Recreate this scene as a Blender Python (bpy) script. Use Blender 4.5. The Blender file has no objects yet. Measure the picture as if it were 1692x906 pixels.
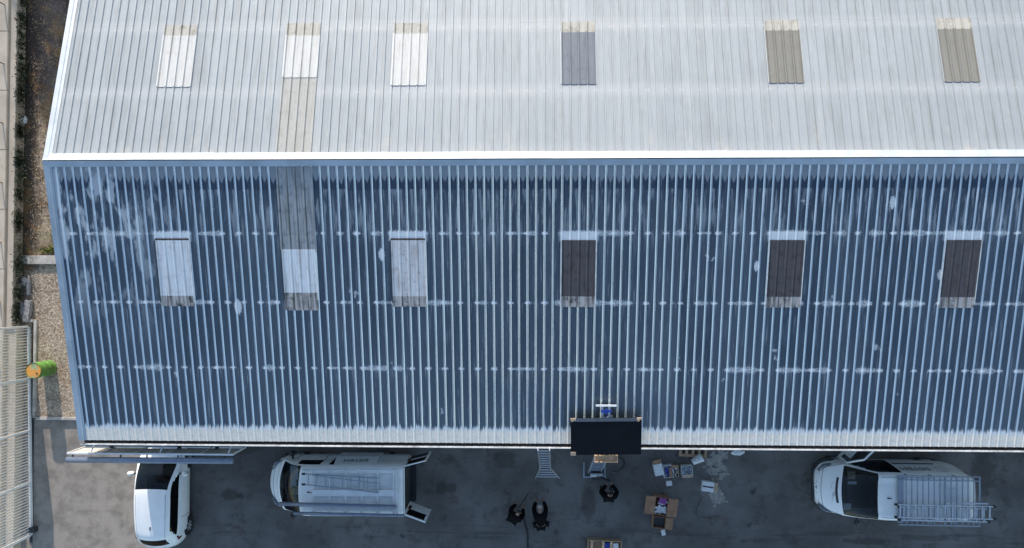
import bpy, bmesh, math, random
from mathutils import Vector, Matrix, Euler
random.seed(7)
R = math.radians
C = bpy.context.scene.collection
sc = bpy.context.scene

# ------------------------------------------------------------------ camera, sky, sun, exposure
EAVE, TS = 4.6, 0.21128                      # eave height, tangent of roof pitch
COSS = 1/math.sqrt(1+TS*TS); SINS = TS*COSS
SLOPE_LEN = 8.665
ZR = EAVE + SLOPE_LEN*SINS                   # ridge height
F = 1150.0
ca_, cb_, cc_ = 0.0190, 0.0274, 0.0010
RM = (Matrix.Rotation(ca_, 3, 'X') @ Matrix.Rotation(cb_, 3, 'Y') @ Matrix.Rotation(cc_, 3, 'Z'))
CAM = Vector((0.0557, -3.6558, 19.8066+ZR))
cam = bpy.data.cameras.new('camera'); cam_o = bpy.data.objects.new('camera', cam); C.objects.link(cam_o)
cam_o.matrix_world = Matrix.Translation(CAM) @ RM.to_4x4()
cam.sensor_width = 36; cam.lens = F/1692*36; cam.clip_end = 2000
sc.camera = cam_o
SUN_E, SUN_A = 15.0, -0.13                  # elevation (deg); azimuth offset from +Y towards -X (rad)
w = bpy.data.worlds.new('World'); sc.world = w; w.use_nodes = True
nt = w.node_tree
sky = nt.nodes.new('ShaderNodeTexSky'); sky.sky_type = 'NISHITA'; sky.sun_disc = False
sky.sun_elevation = R(SUN_E); sky.sun_rotation = SUN_A; sky.air_density = 1.0; sky.dust_density = 0.7; sky.ozone_density = 1.0
bg = nt.nodes['Background']; nt.links.new(sky.outputs[0], bg.inputs[0]); bg.inputs[1].default_value = 0.15
sun = bpy.data.lights.new('sun', 'SUN'); sun.energy = 3.0; sun.angle = R(0.5); sun.color = (1, 0.93, 0.84)
sun_o = bpy.data.objects.new('sun', sun); C.objects.link(sun_o)
sd = Vector((math.sin(SUN_A)*math.cos(R(SUN_E)), math.cos(SUN_A)*math.cos(R(SUN_E)), math.sin(R(SUN_E))))
sun_o.rotation_euler = sd.to_track_quat('Z', 'Y').to_euler(); sun_o.location = (-10, 30, 30)
sc.view_settings.view_transform = 'Standard'; sc.view_settings.look = 'None'
sc.view_settings.exposure = 0.95; sc.view_settings.gamma = 1
sc.view_settings.use_curve_mapping = False

def at(px, py, z):
    d = RM @ Vector(((px-846)/F, -(py-453)/F, -1))
    return CAM + d*((z-CAM.z)/d.z)

# ------------------------------------------------------------------ materials
class NT:
    def __init__(s, name, rough=0.6, metal=0.0, spec=0.5):
        s.m = bpy.data.materials.new(name); s.m.use_nodes = True
        s.t = s.m.node_tree; s.b = s.t.nodes['Principled BSDF']
        s.b.inputs['Roughness'].default_value = rough; s.b.inputs['Metallic'].default_value = metal
        s.b.inputs['Specular IOR Level'].default_value = spec
    def put(s, n, i, v):
        if isinstance(v, bpy.types.NodeSocket): s.t.links.new(v, n.inputs[i])
        else: n.inputs[i].default_value = v
    def math(s, op, a, b=0.0, c=0.0, clamp=False):
        n = s.t.nodes.new('ShaderNodeMath'); n.operation = op; n.use_clamp = clamp
        s.put(n, 0, a); s.put(n, 1, b); s.put(n, 2, c); return n.outputs[0]
    def step(s, v, a, b):                   # smooth ramp 0..1 from a to b
        n = s.t.nodes.new('ShaderNodeMapRange'); n.interpolation_type = 'SMOOTHSTEP'
        s.put(n, 0, v); s.put(n, 1, a); s.put(n, 2, b); n.inputs[3].default_value = 0; n.inputs[4].default_value = 1
        return n.outputs[0]
    def mix(s, f, a, b):
        n = s.t.nodes.new('ShaderNodeMix'); n.data_type = 'RGBA'
        s.put(n, 0, f); 
        for i, v in ((6, a), (7, b)):
            if isinstance(v, tuple): v = (*v, 1) if len(v) == 3 else v
            s.put(n, i, v)
        return n.outputs[2]
    def uv(s):
        n = s.t.nodes.new('ShaderNodeUVMap'); x = s.t.nodes.new('ShaderNodeSeparateXYZ'); s.t.links.new(n.outputs[0], x.inputs[0])
        return x.outputs[0], x.outputs[1]
    def obj(s, which='Object'):
        n = s.t.nodes.new('ShaderNodeTexCoord'); return n.outputs[which]
    def geo(s):
        return s.t.nodes.new('ShaderNodeNewGeometry').outputs['Position']
    def vec(s, x, y, z=0.0):
        n = s.t.nodes.new('ShaderNodeCombineXYZ'); s.put(n, 0, x); s.put(n, 1, y); s.put(n, 2, z); return n.outputs[0]
    def scale(s, v, k):
        n = s.t.nodes.new('ShaderNodeVectorMath'); n.operation = 'MULTIPLY'; s.put(n, 0, v); n.inputs[1].default_value = k; return n.outputs[0]
    def noise(s, v, sc_, det=3, rough=0.55):
        n = s.t.nodes.new('ShaderNodeTexNoise'); s.put(n, 'Vector', v); n.inputs['Scale'].default_value = sc_
        n.inputs['Detail'].default_value = det; n.inputs['Roughness'].default_value = rough; return n.outputs[0]
    def vor(s, v, sc_, out='Distance', feat='F1'):
        n = s.t.nodes.new('ShaderNodeTexVoronoi'); n.feature = feat; s.put(n, 'Vector', v); n.inputs['Scale'].default_value = sc_; return n.outputs[out]
    def bump(s, h, strength=0.3, dist=0.02):
        n = s.t.nodes.new('ShaderNodeBump'); s.put(n, 'Height', h); n.inputs['Strength'].default_value = strength; n.inputs['Distance'].default_value = dist
        s.t.links.new(n.outputs[0], s.b.inputs['Normal'])
    def col(s, v):
        if isinstance(v, tuple): v = (*v, 1)
        s.put(s.b, 'Base Color', v); return s.m

def plain(name, c, rough=0.6, metal=0.0, var=0.12, sc_=6, spec=0.5, dirt=None):
    n = NT(name, rough, metal, spec); v = n.obj()
    k = n.step(n.noise(v, sc_, 4), 0.3, 0.7)
    lo = tuple(x*(1-var) for x in c); hi = tuple(min(1, x*(1+var)) for x in c)
    o = n.mix(k, lo, hi)
    if dirt: o = n.mix(n.math('MULTIPLY', n.step(n.noise(v, sc_*0.6, 5, 0.7), 0.52, 0.72), dirt[1]), o, dirt[0])
    return n.col(o)

PITCH, RX0 = 0.25, -11.0524                  # rib pitch, a rib line
def roof_material(lower):  # one sheet metal, coloured darker for the shaded slope, paler for the sunlit
    n = NT('galvanised_sheet_shaded' if False else ('galvanised_sheet_shade_tone' if lower else 'galvanised_sheet_sun_tone'))
    X, S = n.uv()
    ribu = n.math('DIVIDE', n.math('SUBTRACT', X, RX0), PITCH)
    tri = n.math('MULTIPLY', n.math('PINGPONG', ribu, 0.5), 2.0)             # 0 at rib, 1 mid pan
    tri2 = n.math('PINGPONG', n.math('DIVIDE', n.math('SUBTRACT', X, RX0), PITCH), 1.0)   # every second rib: 0
    sheet = n.t.nodes.new('ShaderNodeTexWhiteNoise'); sheet.noise_dimensions = '1D'
    n.put(sheet, 'W', n.math('FLOOR', n.math('DIVIDE', n.math('SUBTRACT', X, RX0), PITCH)))
    wide = n.noise(n.vec(X, n.math('MULTIPLY', S, 0.45)), 0.55, 3)
    streak = n.noise(n.vec(n.math('MULTIPLY', X, 14.0), n.math('MULTIPLY', S, 0.9)), 1.0, 3)
    fine = n.noise(n.vec(n.math('MULTIPLY', X, 60.0), n.math('MULTIPLY', S, 9.0)), 1.0, 3)
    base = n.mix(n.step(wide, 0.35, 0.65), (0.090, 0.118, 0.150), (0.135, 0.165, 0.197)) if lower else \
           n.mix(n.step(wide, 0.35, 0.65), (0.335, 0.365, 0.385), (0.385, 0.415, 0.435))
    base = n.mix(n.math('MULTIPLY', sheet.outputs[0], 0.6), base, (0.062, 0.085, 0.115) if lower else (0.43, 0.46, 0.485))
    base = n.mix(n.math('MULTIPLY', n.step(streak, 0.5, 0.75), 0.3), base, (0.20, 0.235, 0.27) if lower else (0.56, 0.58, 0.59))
    sh4 = n.t.nodes.new('ShaderNodeTexWhiteNoise'); sh4.noise_dimensions = '1D'
    n.put(sh4, 'W', n.math('FLOOR', n.math('ADD', n.math('DIVIDE', n.math('SUBTRACT', X, RX0), PITCH*4), 200.5)))
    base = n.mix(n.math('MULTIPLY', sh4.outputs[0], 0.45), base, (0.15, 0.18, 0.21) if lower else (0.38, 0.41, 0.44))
    lap = n.math('MULTIPLY', n.step(n.math('ABSOLUTE', n.math('SUBTRACT', S, n.math('ADD', 4.36, n.math('MULTIPLY', sh4.outputs[0], 0.03)))), 0.012, 0.004), 0.7)
    base = n.mix(lap, base, (0.06, 0.07, 0.09) if lower else (0.25, 0.27, 0.28))
    sp = n.noise(n.vec(X, S), 26, 2)
    st = None
    def add(m):
        nonlocal st
        st = m if st is None else n.math('MAXIMUM', st, m)
    patch = n.noise(n.vec(X, 3.7), 1.15, 2)
    for i, s0 in enumerate((2.13, 4.21, 6.26)):
        d = n.math('ABSOLUTE', n.math('SUBTRACT', S, s0))
        dx = n.math('MULTIPLY', tri2, PITCH)
        rr = n.math('SQRT', n.math('ADD', n.math('MULTIPLY', dx, dx), n.math('MULTIPLY', n.math('MULTIPLY', d, d), 3.2)))
        rr = n.math('ADD', rr, n.math('MULTIPLY', n.math('SUBTRACT', sp, 0.5), 0.22))
        size = n.math('ADD', 0.045, n.math('MULTIPLY', n.noise(n.vec(X, 4.0+i*3), 1.7, 2), 0.11))
        spot = n.math('MULTIPLY', n.step(rr, n.math('MULTIPLY', size, 1.25), n.math('MULTIPLY', size, 0.3)), n.math('ADD', 0.45, n.math('MULTIPLY', n.noise(n.vec(X, 8.0+i), 2.3, 2), 1.1), clamp=True))
        ex = n.math('MULTIPLY', n.step(n.noise(n.vec(X, 3.7+i*11), 1.3, 2), 0.44, 0.68), 0.15)
        ex = n.math('MULTIPLY', ex, n.math('ADD', 0.05, n.math('MULTIPLY', n.math('POWER', n.noise(n.vec(X, 9.0+i*5), 30, 3, 0.8), 2.5), 4.5)))
        band = n.math('MULTIPLY', n.step(d, n.math('ADD', ex, 0.006), n.math('MULTIPLY', ex, 0.5)), n.step(ex, 0.012, 0.05))
        run = n.math('MULTIPLY', n.math('MULTIPLY', n.step(n.math('SUBTRACT', S, s0), -0.02, 0.03), n.step(n.math('SUBTRACT', S, s0), n.math('MULTIPLY', n.noise(n.vec(X, 2.0+i), 14, 2), 0.9), 0.0)), n.step(n.noise(n.vec(X, 1.0+i), 17, 2), 0.54, 0.66))
        add(n.math('MAXIMUM', n.math('MULTIPLY', run, 0.28), n.math('MAXIMUM', spot, n.math('MULTIPLY', n.math('MULTIPLY', band, 0.62), n.step(sp, 0.34, 0.56)))))
    if lower:
        # splashes above each skylight
        for k, sx in enumerate((-11.05, -4.05, 0.95, 6.95, 11.95)):
            jit = n.math('MULTIPLY', n.math('SUBTRACT', sp, 0.5), 0.22)
            inx = n.math('MULTIPLY', n.step(n.math('ADD', X, jit), sx-0.12, sx+0.02), n.step(X, sx+1.12, sx+0.98))
            iny = n.math('MULTIPLY', n.step(n.math('ADD', S, jit), 2.02, 2.1), n.step(S, 2.4, 2.33))
            add(n.math('MULTIPLY', n.math('MULTIPLY', inx, iny), n.math('ADD', 0.55, n.math('MULTIPLY', fine, 0.6))))
        # pale zone under the ridge, scalloped between ribs
        edge = n.math('ADD', n.math('MULTIPLY', n.math('POWER', tri, 0.6), 0.34), n.math('MULTIPLY', n.noise(n.vec(X, 1.0), 2.5, 3), 0.35))
        edge = n.math('ADD', edge, 0.12)
        add(n.math('MULTIPLY', n.step(S, n.math('ADD', edge, 0.05), n.math('SUBTRACT', edge, 0.04)), 0.30))
        # pale lengthwise streaks below the ridge zone, fading downslope
        s2 = n.noise(n.vec(n.math('MULTIPLY', X, 9.0), n.math('MULTIPLY', S, 0.8)), 1.0, 4, 0.6)
        zone = n.math('MULTIPLY', n.step(S, 0.82, 0.86), n.step(S, 3.4, 1.2))
        add(n.math('MULTIPLY', n.math('MULTIPLY', n.step(s2, 0.50, 0.62), zone), 0.30))
        s3 = n.noise(n.vec(n.math('MULTIPLY', X, 16.0), n.math('MULTIPLY', S, 0.7), 4.0), 1.0, 4, 0.65)
        add(n.math('MULTIPLY', n.step(s3, 0.56, 0.70), 0.20))
        leftp = n.math('MULTIPLY', n.step(X, -9.5, -12.5), n.step(n.noise(n.vec(n.math('MULTIPLY', X, 2.2), n.math('MULTIPLY', S, 0.8)), 1.0, 4), 0.50, 0.58))
        add(n.math('MULTIPLY', leftp, n.math('MULTIPLY', n.step(S, 6.0, 1.5), 0.55)))
        blot = n.step(n.noise(n.vec(X, n.math('MULTIPLY', S, 0.7)), 1.6, 4, 0.6), 0.69, 0.73)
        add(n.math('MULTIPLY', blot, 0.5))
        for bx, bs, br in ((6.62, 3.1, 0.13), (11.9, 3.35, 0.12), (9.1+1.25, 1.25, 0.16), (-4.35, 2.75, 0.16), (-8.75, 4.35, 0.2)):
            dx = n.math('MULTIPLY', n.math('SUBTRACT', X, bx), 1.6); dy = n.math('MULTIPLY', n.math('SUBTRACT', S, bs), 0.75)
            dd = n.math('SQRT', n.math('ADD', n.math('MULTIPLY', dx, dx), n.math('MULTIPLY', dy, dy)))
            dd = n.math('ADD', dd, n.math('MULTIPLY', n.math('SUBTRACT', sp, 0.5), 0.2))
            add(n.math('MULTIPLY', n.step(dd, br, br*0.7), 0.75))
        eave = n.step(n.math('SUBTRACT', S, n.math('ADD', n.math('MULTIPLY', fine, 0.12), n.math('MULTIPLY', n.noise(n.vec(X, 0.3), 11, 4, 0.75), 0.62))), 7.72, 7.86)
        dark = n.math('MULTIPLY', n.step(n.noise(n.vec(n.math('MULTIPLY', X, 4.0), n.math('MULTIPLY', S, 0.7)), 1.0, 4), 0.56, 0.66), 0.5)
        base = n.mix(dark, base, (0.14, 0.17, 0.21))
        base = n.mix(n.math('MULTIPLY', n.step(n.math('ADD', S, n.math('MULTIPLY', n.noise(n.vec(X, 2.0), 6, 2), 0.1)), 0.97, 0.88), 0.6), base, (0.055, 0.075, 0.115))  # shadow below the ridge cap painted as a dark band
        ln = n.math('ADD', 0.5, n.math('MULTIPLY', n.math('POWER', n.noise(n.vec(X, 5.0), 9, 3, 0.7), 2.0), 4.2))
        base = n.mix(n.math('MULTIPLY', n.math('MULTIPLY', n.step(S, ln, n.math('MULTIPLY', ln, 0.55)), n.step(tri, 0.85, 0.4)), 0.6), base, (0.05, 0.068, 0.10))  # jagged shadow spikes beside the ribs, painted into the base
        rib_glint = n.math('MULTIPLY', n.step(tri, 0.29, 0.25), n.math('ADD', 0.45, n.math('MULTIPLY', n.noise(n.vec(n.math('MULTIPLY', X, 3.1), n.math('MULTIPLY', S, 0.6)), 1.3, 4, 0.6), 1.05), clamp=True))  # bright sky glint along the ribs, painted as a pale colour
        o = n.mix(rib_glint, base, (0.74, 0.78, 0.82))
        o = n.mix(st, o, (0.84, 0.86, 0.88))
        ecol = n.mix(n.step(S, 8.12, 8.38), (0.80, 0.83, 0.86), (0.97, 0.86, 0.74))
        ecol = n.mix(n.math('MULTIPLY', n.step(n.noise(n.vec(X, S), 7, 4), 0.5, 0.7), 0.35), ecol, (0.60, 0.52, 0.45))
        o = n.mix(n.math('MULTIPLY', eave, n.math('ADD', 0.60, n.math('MULTIPLY', fine, 0.7), clamp=True)), o, ecol)
        allst = n.math('MAXIMUM', st, eave)
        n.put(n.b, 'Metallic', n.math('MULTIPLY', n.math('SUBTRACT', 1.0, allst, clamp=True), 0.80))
        n.put(n.b, 'Roughness', n.math('ADD', n.math('SUBTRACT', 0.40, n.math('MULTIPLY', rib_glint, 0.15)), n.math('MULTIPLY', allst, 0.3)))
    else:
        vs = n.noise(n.vec(n.math('MULTIPLY', X, 7.0), n.math('MULTIPLY', S, 0.5)), 1.0, 4, 0.65)
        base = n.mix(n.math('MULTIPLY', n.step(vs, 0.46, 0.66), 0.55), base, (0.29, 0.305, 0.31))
        w2 = n.math('MULTIPLY', n.step(n.math('ABSOLUTE', n.math('SUBTRACT', S, 2.15)), 0.32, 0.05), 0.45)
        w3 = n.math('MULTIPLY', n.step(n.math('ABSOLUTE', n.math('SUBTRACT', S, 4.3)), 0.32, 0.05), 0.45)
        w4 = n.math('MULTIPLY', n.step(S, 0.7, 0.2), 0.35)
        add(n.math('MULTIPLY', n.math('MAXIMUM', n.math('MAXIMUM', w2, w3), w4), n.math('ADD', 0.5, n.math('MULTIPLY', fine, 0.9))))
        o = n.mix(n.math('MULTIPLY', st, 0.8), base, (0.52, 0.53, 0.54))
        o = n.mix(n.math('MULTIPLY', n.math('MULTIPLY', n.step(n.noise(n.vec(n.math('MULTIPLY', X, 1.5), S), 1.0, 4), 0.55, 0.7), n.step(S, 1.6, 0.5)), 0.3), o, (0.62, 0.58, 0.50))
        n.put(n.b, 'Metallic', 0.2); n.put(n.b, 'Roughness', 0.62)
    n.bump(n.math('ADD', n.noise(n.vec(X, S), 2.2, 2), n.math('MULTIPLY', fine, 0.15)), 0.25, 0.03)
    return n.col(o)

def skylight_material(name, c, dirtc, amt, rough=0.4, streaks=0.4, groove=0.35):
    n = NT(name, rough); X, S = n.uv()
    streak = n.noise(n.vec(n.math('MULTIPLY', X, 11.0), n.math('MULTIPLY', S, 0.9)), 1.0, 4)
    blotch = n.noise(n.vec(X, S), 4.5, 5, 0.65)
    o = n.mix(n.math('MULTIPLY', n.step(streak, 0.42, 0.7), streaks), c, dirtc)
    o = n.mix(n.math('MULTIPLY', n.step(blotch, 0.5, 0.7), amt), o, dirtc)
    ph = n.math('FRACT', n.math('ADD', n.math('DIVIDE', n.math('SUBTRACT', X, RX0), PITCH), 100.0))
    gr_ = n.math('MULTIPLY', n.step(n.math('ABSOLUTE', n.math('SUBTRACT', ph, 0.15)), 0.10, 0.03), n.math('ADD', 0.35, n.math('MULTIPLY', streak, 0.7)))
    o = n.mix(n.math('MULTIPLY', gr_, groove), o, tuple(q*0.25 for q in dirtc))
    return n.col(o)

M = {}
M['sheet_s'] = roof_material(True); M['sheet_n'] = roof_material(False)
M['sky_pale'] = skylight_material('pale_fibreglass', (0.80, 0.81, 0.83), (0.42, 0.36, 0.34), 0.35)
M['sky_pale_dirty'] = skylight_material('pale_fibreglass_dirty', (0.72, 0.70, 0.70), (0.32, 0.24, 0.22), 0.5, streaks=0.5)
M['sky_white'] = skylight_material('white_fibreglass', (0.62, 0.62, 0.61), (0.50, 0.48, 0.45), 0.5, streaks=0.6)
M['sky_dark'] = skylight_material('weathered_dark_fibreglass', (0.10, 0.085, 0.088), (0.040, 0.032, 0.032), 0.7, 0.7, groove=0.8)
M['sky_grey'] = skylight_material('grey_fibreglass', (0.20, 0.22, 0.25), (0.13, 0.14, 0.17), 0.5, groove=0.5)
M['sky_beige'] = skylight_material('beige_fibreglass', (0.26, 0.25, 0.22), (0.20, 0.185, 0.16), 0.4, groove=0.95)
M['apron_dark'] = skylight_material('lichen_covered_apron', (0.50, 0.46, 0.44), (0.045, 0.04, 0.04), 1.0, 0.8, 0.9)
M['apron_beige'] = skylight_material('beige_apron', (0.50, 0.485, 0.44), (0.30, 0.28, 0.24), 0.9, 0.8, groove=0.7)
M['fibre_s'] = skylight_material('aged_grey_fibre_panel', (0.36, 0.37, 0.385), (0.17, 0.175, 0.18), 0.8, 0.7, 0.8, 0.9)
M['fibre_n'] = skylight_material('aged_pale_fibre_panel', (0.44, 0.44, 0.42), (0.36, 0.355, 0.33), 0.9, 0.7, 0.6)
M['ridge'] = plain('ridge_metal', (0.66, 0.69, 0.72), 0.5, 0.35, 0.08, 2)
M['ridge_s'] = plain('ridge_metal_shade_tone', (0.50, 0.55, 0.60), 0.42, 0.65, 0.12, 1.2)  # ridge metal toned darker for the shaded yard side
M['gutter'] = plain('gutter_dirt', (0.09, 0.07, 0.06), 0.9, 0, 0.5, 5)
M['gutter_lip'] = plain('gutter_metal', (0.82, 0.80, 0.76), 0.5, 0.2, 0.2, 4, dirt=((0.3, 0.2, 0.15), 0.6))
M['white_paint'] = plain('white_car_paint', (0.88, 0.89, 0.89), 0.22, 0, 0.03, 2, dirt=((0.55, 0.55, 0.53), 0.35))
M['white_panel'] = plain('white_painted_steel', (0.70, 0.72, 0.74), 0.4, 0, 0.06, 3, dirt=((0.45, 0.43, 0.4), 0.5))
M['black_plastic'] = plain('black_plastic', (0.025, 0.026, 0.03), 0.5)
M['rubber'] = plain('rubber', (0.02, 0.02, 0.02), 0.8)
M['interior'] = plain('cabin_interior', (0.03, 0.032, 0.036), 0.8, var=0.5, sc_=4)
M['alu'] = plain('aluminium', (0.62, 0.64, 0.67), 0.35, 0.7, 0.1)
M['steel_grey'] = plain('grey_painted_steel', (0.30, 0.34, 0.40), 0.4, 0.2, 0.1)
M['steel_blue'] = plain('blue_grey_tube', (0.17, 0.21, 0.29), 0.35, 0.2, 0.1)
M['dark_steel'] = plain('dark_steel', (0.05, 0.055, 0.065), 0.5, 0.4)
M['chrome'] = plain('chrome', (0.6, 0.6, 0.62), 0.15, 1.0)
M['pressing'] = plain('recess_shade_pressing', (0.66, 0.69, 0.71), 0.5, 0, 0.08, 3)  # shade of the recessed roof panels put into their colour
M['lamp'] = plain('lamp_glass', (0.16, 0.18, 0.21), 0.1, 0.3, 0.3, 20)
M['red'] = plain('red_lamp', (0.12, 0.015, 0.018), 0.25)
M['grey_letter'] = plain('grey_lettering', (0.12, 0.13, 0.15), 0.6)
M['faint_letter'] = plain('faint_grey_lettering', (0.42, 0.44, 0.47), 0.6)
M['wood'] = plain('pale_wood', (0.62, 0.42, 0.26), 0.8, 0, 0.25, 9, dirt=((0.35, 0.2, 0.1), 0.5))
M['wood_old'] = plain('weathered_wood', (0.36, 0.25, 0.16), 0.85, 0, 0.3, 12)
M['card'] = plain('cardboard', (0.30, 0.17, 0.105), 0.9, 0, 0.15, 6)
M['card_pale'] = plain('pale_cardboard', (0.40, 0.30, 0.22), 0.9, 0, 0.15, 6)
M['white_box'] = plain('white_box_card', (0.66, 0.68, 0.70), 0.7, 0, 0.08, 14)
M['foam'] = plain('packing_foam', (0.6, 0.62, 0.64), 0.8, 0, 0.3, 30)
M['blue'] = plain('blue_plastic', (0.02, 0.05, 0.32), 0.35)
M['purple'] = plain('purple_print', (0.22, 0.05, 0.25), 0.5)
M['black_cloth'] = plain('black_cloth', (0.006, 0.006, 0.007), 0.95, 0, 0.3, 20, spec=0.1)
M['dark_cloth'] = plain('dark_trousers', (0.008, 0.009, 0.012), 0.95, 0, 0.3, 20, spec=0.1)
M['skin'] = plain('skin', (0.26, 0.15, 0.11), 0.55)
M['hair_dark'] = plain('dark_hair', (0.015, 0.012, 0.01), 0.6)
M['hair_grey'] = plain('grey_hair', (0.50, 0.40, 0.38), 0.7)
M['pv'] = plain('solar_cells', (0.006, 0.007, 0.010), 0.5, 0, 0.2, 1, spec=0.12)
M['pv_frame'] = plain('dark_anodised_frame', (0.16, 0.17, 0.19), 0.4, 0.6)
M['gate_white'] = plain('white_gate_paint', (0.85, 0.85, 0.82), 0.5, 0, 0.08, 3)
M['green'] = plain('green_drum_paint', (0.10, 0.24, 0.045), 0.5, 0, 0.25, 5, dirt=((0.12, 0.12, 0.05), 0.6))
n = NT('drum_lid_rust', 0.6); v = n.obj()
k = n.step(n.noise(n.scale(v, (1, 1, 1)), 2.6, 3), 0.455, 0.51)
o = n.mix(k, (0.36, 0.44, 0.24), (0.72, 0.33, 0.07)); M['lid'] = n.col(n.mix(n.math('MULTIPLY', n.step(n.noise(v, 14, 3), 0.6, 0.66), 0.7), o, (0.16, 0.08, 0.03)))
M['concrete'] = plain('concrete', (0.50, 0.46, 0.41), 0.9, 0, 0.2, 3, dirt=((0.2, 0.18, 0.16), 0.6))
M['concrete_path'] = plain('path_concrete', (0.52, 0.44, 0.35), 0.9, 0, 0.12, 1.2, dirt=((0.38, 0.32, 0.24), 0.5))
M['wall'] = plain('painted_wall', (0.42, 0.42, 0.40), 0.85, 0, 0.15, 1.0)
M['leaf_dark'] = plain('dark_weed_leaf', (0.022, 0.034, 0.013), 0.7, 0, 0.5, 4)
M['straw'] = plain('dry_straw', (0.42, 0.32, 0.19), 0.9, 0, 0.45, 3)
M['moss'] = plain('green_moss', (0.16, 0.17, 0.03), 0.9, 0, 0.4, 3)
M['tree_leaf'] = plain('tree_leaf', (0.05, 0.09, 0.03), 0.6, 0, 0.4, 3)
M['bark'] = plain('bark', (0.12, 0.09, 0.06), 0.9)
M['powder'] = plain('spilled_cement_powder', (0.30, 0.28, 0.26), 0.95, 0, 0.2, 8)
M['paper'] = plain('paper', (0.7, 0.72, 0.7), 0.7)
M['card_yellow'] = plain('yellow_folder', (0.5, 0.45, 0.22), 0.7)
M['debris'] = plain('stone_debris', (0.33, 0.31, 0.30), 0.9, 0, 0.3, 10)
# glass
def glass_mat(name, tint, rough=0.03):
    n = NT(name); t = n.t; t.nodes.remove(n.b)
    out = [x for x in t.nodes if x.type == 'OUTPUT_MATERIAL'][0]
    tr = t.nodes.new('ShaderNodeBsdfTransparent'); tr.inputs[0].default_value = (*tint, 1)
    gl = t.nodes.new('ShaderNodeBsdfGlossy'); gl.inputs['Roughness'].default_value = rough
    fr = t.nodes.new('ShaderNodeFresnel'); fr.inputs[0].default_value = 1.5
    a = t.nodes.new('ShaderNodeMath'); a.operation = 'MULTIPLY_ADD'; t.links.new(fr.outputs[0], a.inputs[0]); a.inputs[1].default_value = 0.4; a.inputs[2].default_value = 0.02
    mx = t.nodes.new('ShaderNodeMixShader'); t.links.new(a.outputs[0], mx.inputs[0]); t.links.new(tr.outputs[0], mx.inputs[1]); t.links.new(gl.outputs[0], mx.inputs[2])
    t.links.new(mx.outputs[0], out.inputs[0]); return n.m
M['glass'] = glass_mat('windscreen_glass', (0.50, 0.56, 0.60)); M['glass_dark'] = glass_mat('tinted_glass', (0.06, 0.07, 0.09))
# asphalt
n = NT('asphalt', 0.9, 0, 0.3); p = n.geo()
g = n.noise(p, 55, 2, 0.7); big = n.noise(p, 0.35, 5, 0.6); mid = n.noise(p, 1.7, 5, 0.65)
o = n.mix(n.step(big, 0.35, 0.65), (0.098, 0.092, 0.090), (0.175, 0.166, 0.160))
o = n.mix(n.math('MULTIPLY', n.step(mid, 0.50, 0.66), 0.55), o, (0.062, 0.058, 0.056))
o = n.mix(n.math('MULTIPLY', n.step(n.noise(n.scale(p, (1, 1.6, 1)), 0.9, 4), 0.60, 0.68), 0.55), o, (0.075, 0.055, 0.045))
spots = n.step(n.vor(p, 0.85), 0.16, 0.05)
o = n.mix(n.math('MULTIPLY', n.math('MULTIPLY', spots, n.step(n.noise(p, 3, 3), 0.42, 0.6)), 0.75), o, (0.028, 0.027, 0.028))
o = n.mix(n.math('MULTIPLY', n.step(g, 0.45, 0.75), 0.35), o, (0.24, 0.23, 0.22))
wp = n.t.nodes.new('ShaderNodeVectorMath'); wp.operation = 'ADD'; n.put(wp, 0, p)
wv = n.vec(n.noise(p, 1.2, 3), n.noise(n.scale(p, (1.3, 1, 1)), 1.1, 3)); n.put(wp, 1, wv)
ck = n.math('MULTIPLY', n.step(n.vor(wp.outputs[0], 0.33, 'Distance', 'DISTANCE_TO_EDGE'), 0.010, 0.002), n.step(n.noise(p, 0.6, 2), 0.45, 0.6))
o = n.mix(n.math('MULTIPLY', ck, 0.3), o, (0.03, 0.03, 0.03))
sx = n.t.nodes.new('ShaderNodeSeparateXYZ'); n.t.links.new(p, sx.inputs[0])
for bx, by, rx, ry in ((-10.9, -9.7, 0.9, 0.35), (-11.3, -11.5, 0.35, 0.25), (-14.7, -9.9, 0.28, 0.22), (2.2, -11.7, 0.3, 0.7), (12.5, -13.0, 1.1, 0.13), (16.7, -10.4, 0.5, 1.0), (-0.9, -10.1, 0.5, 0.4), (-3.3, -11.2, 0.25, 0.25), (-2.9, -11.2, 0.2, 0.2)):
    ex_ = n.math('DIVIDE', n.math('SUBTRACT', sx.outputs[0], bx), rx); ey_ = n.math('DIVIDE', n.math('SUBTRACT', sx.outputs[1], by), ry)
    dd = n.math('ADD', n.math('SQRT', n.math('ADD', n.math('MULTIPLY', ex_, ex_), n.math('MULTIPLY', ey_, ey_))), n.math('MULTIPLY', n.math('SUBTRACT', n.noise(p, 3.5, 4, 0.7), 0.5), 1.6))
    o = n.mix(n.math('MULTIPLY', n.step(dd, 1.15, 0.6), 0.55), o, (0.045, 0.036, 0.032))
trk = n.math('MULTIPLY', n.step(n.math('ABSOLUTE', n.math('SUBTRACT', n.math('ADD', sx.outputs[1], n.math('MULTIPLY', mid, 0.5)), -12.6)), 0.35, 0.1), n.step(n.noise(n.scale(p, (0.25, 3, 1)), 1.5, 4), 0.5, 0.62))
o = n.mix(n.math('MULTIPLY', trk, 0.45), o, (0.05, 0.046, 0.044))
pale = n.math('MULTIPLY', n.step(n.math('ADD', sx.outputs[0], n.math('MULTIPLY', mid, 1.5)), -12.6, -13.8), 0.8)  # sunlit ground left of the building shadow, painted paler
o = n.mix(pale, o, n.mix(n.step(mid, 0.4, 0.65), (0.40, 0.35, 0.30), (0.27, 0.235, 0.20)))
n.bump(n.math('ADD', g, n.math('MULTIPLY', mid, 2.0)), 0.7, 0.012); M['asphalt'] = n.col(o)
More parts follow.
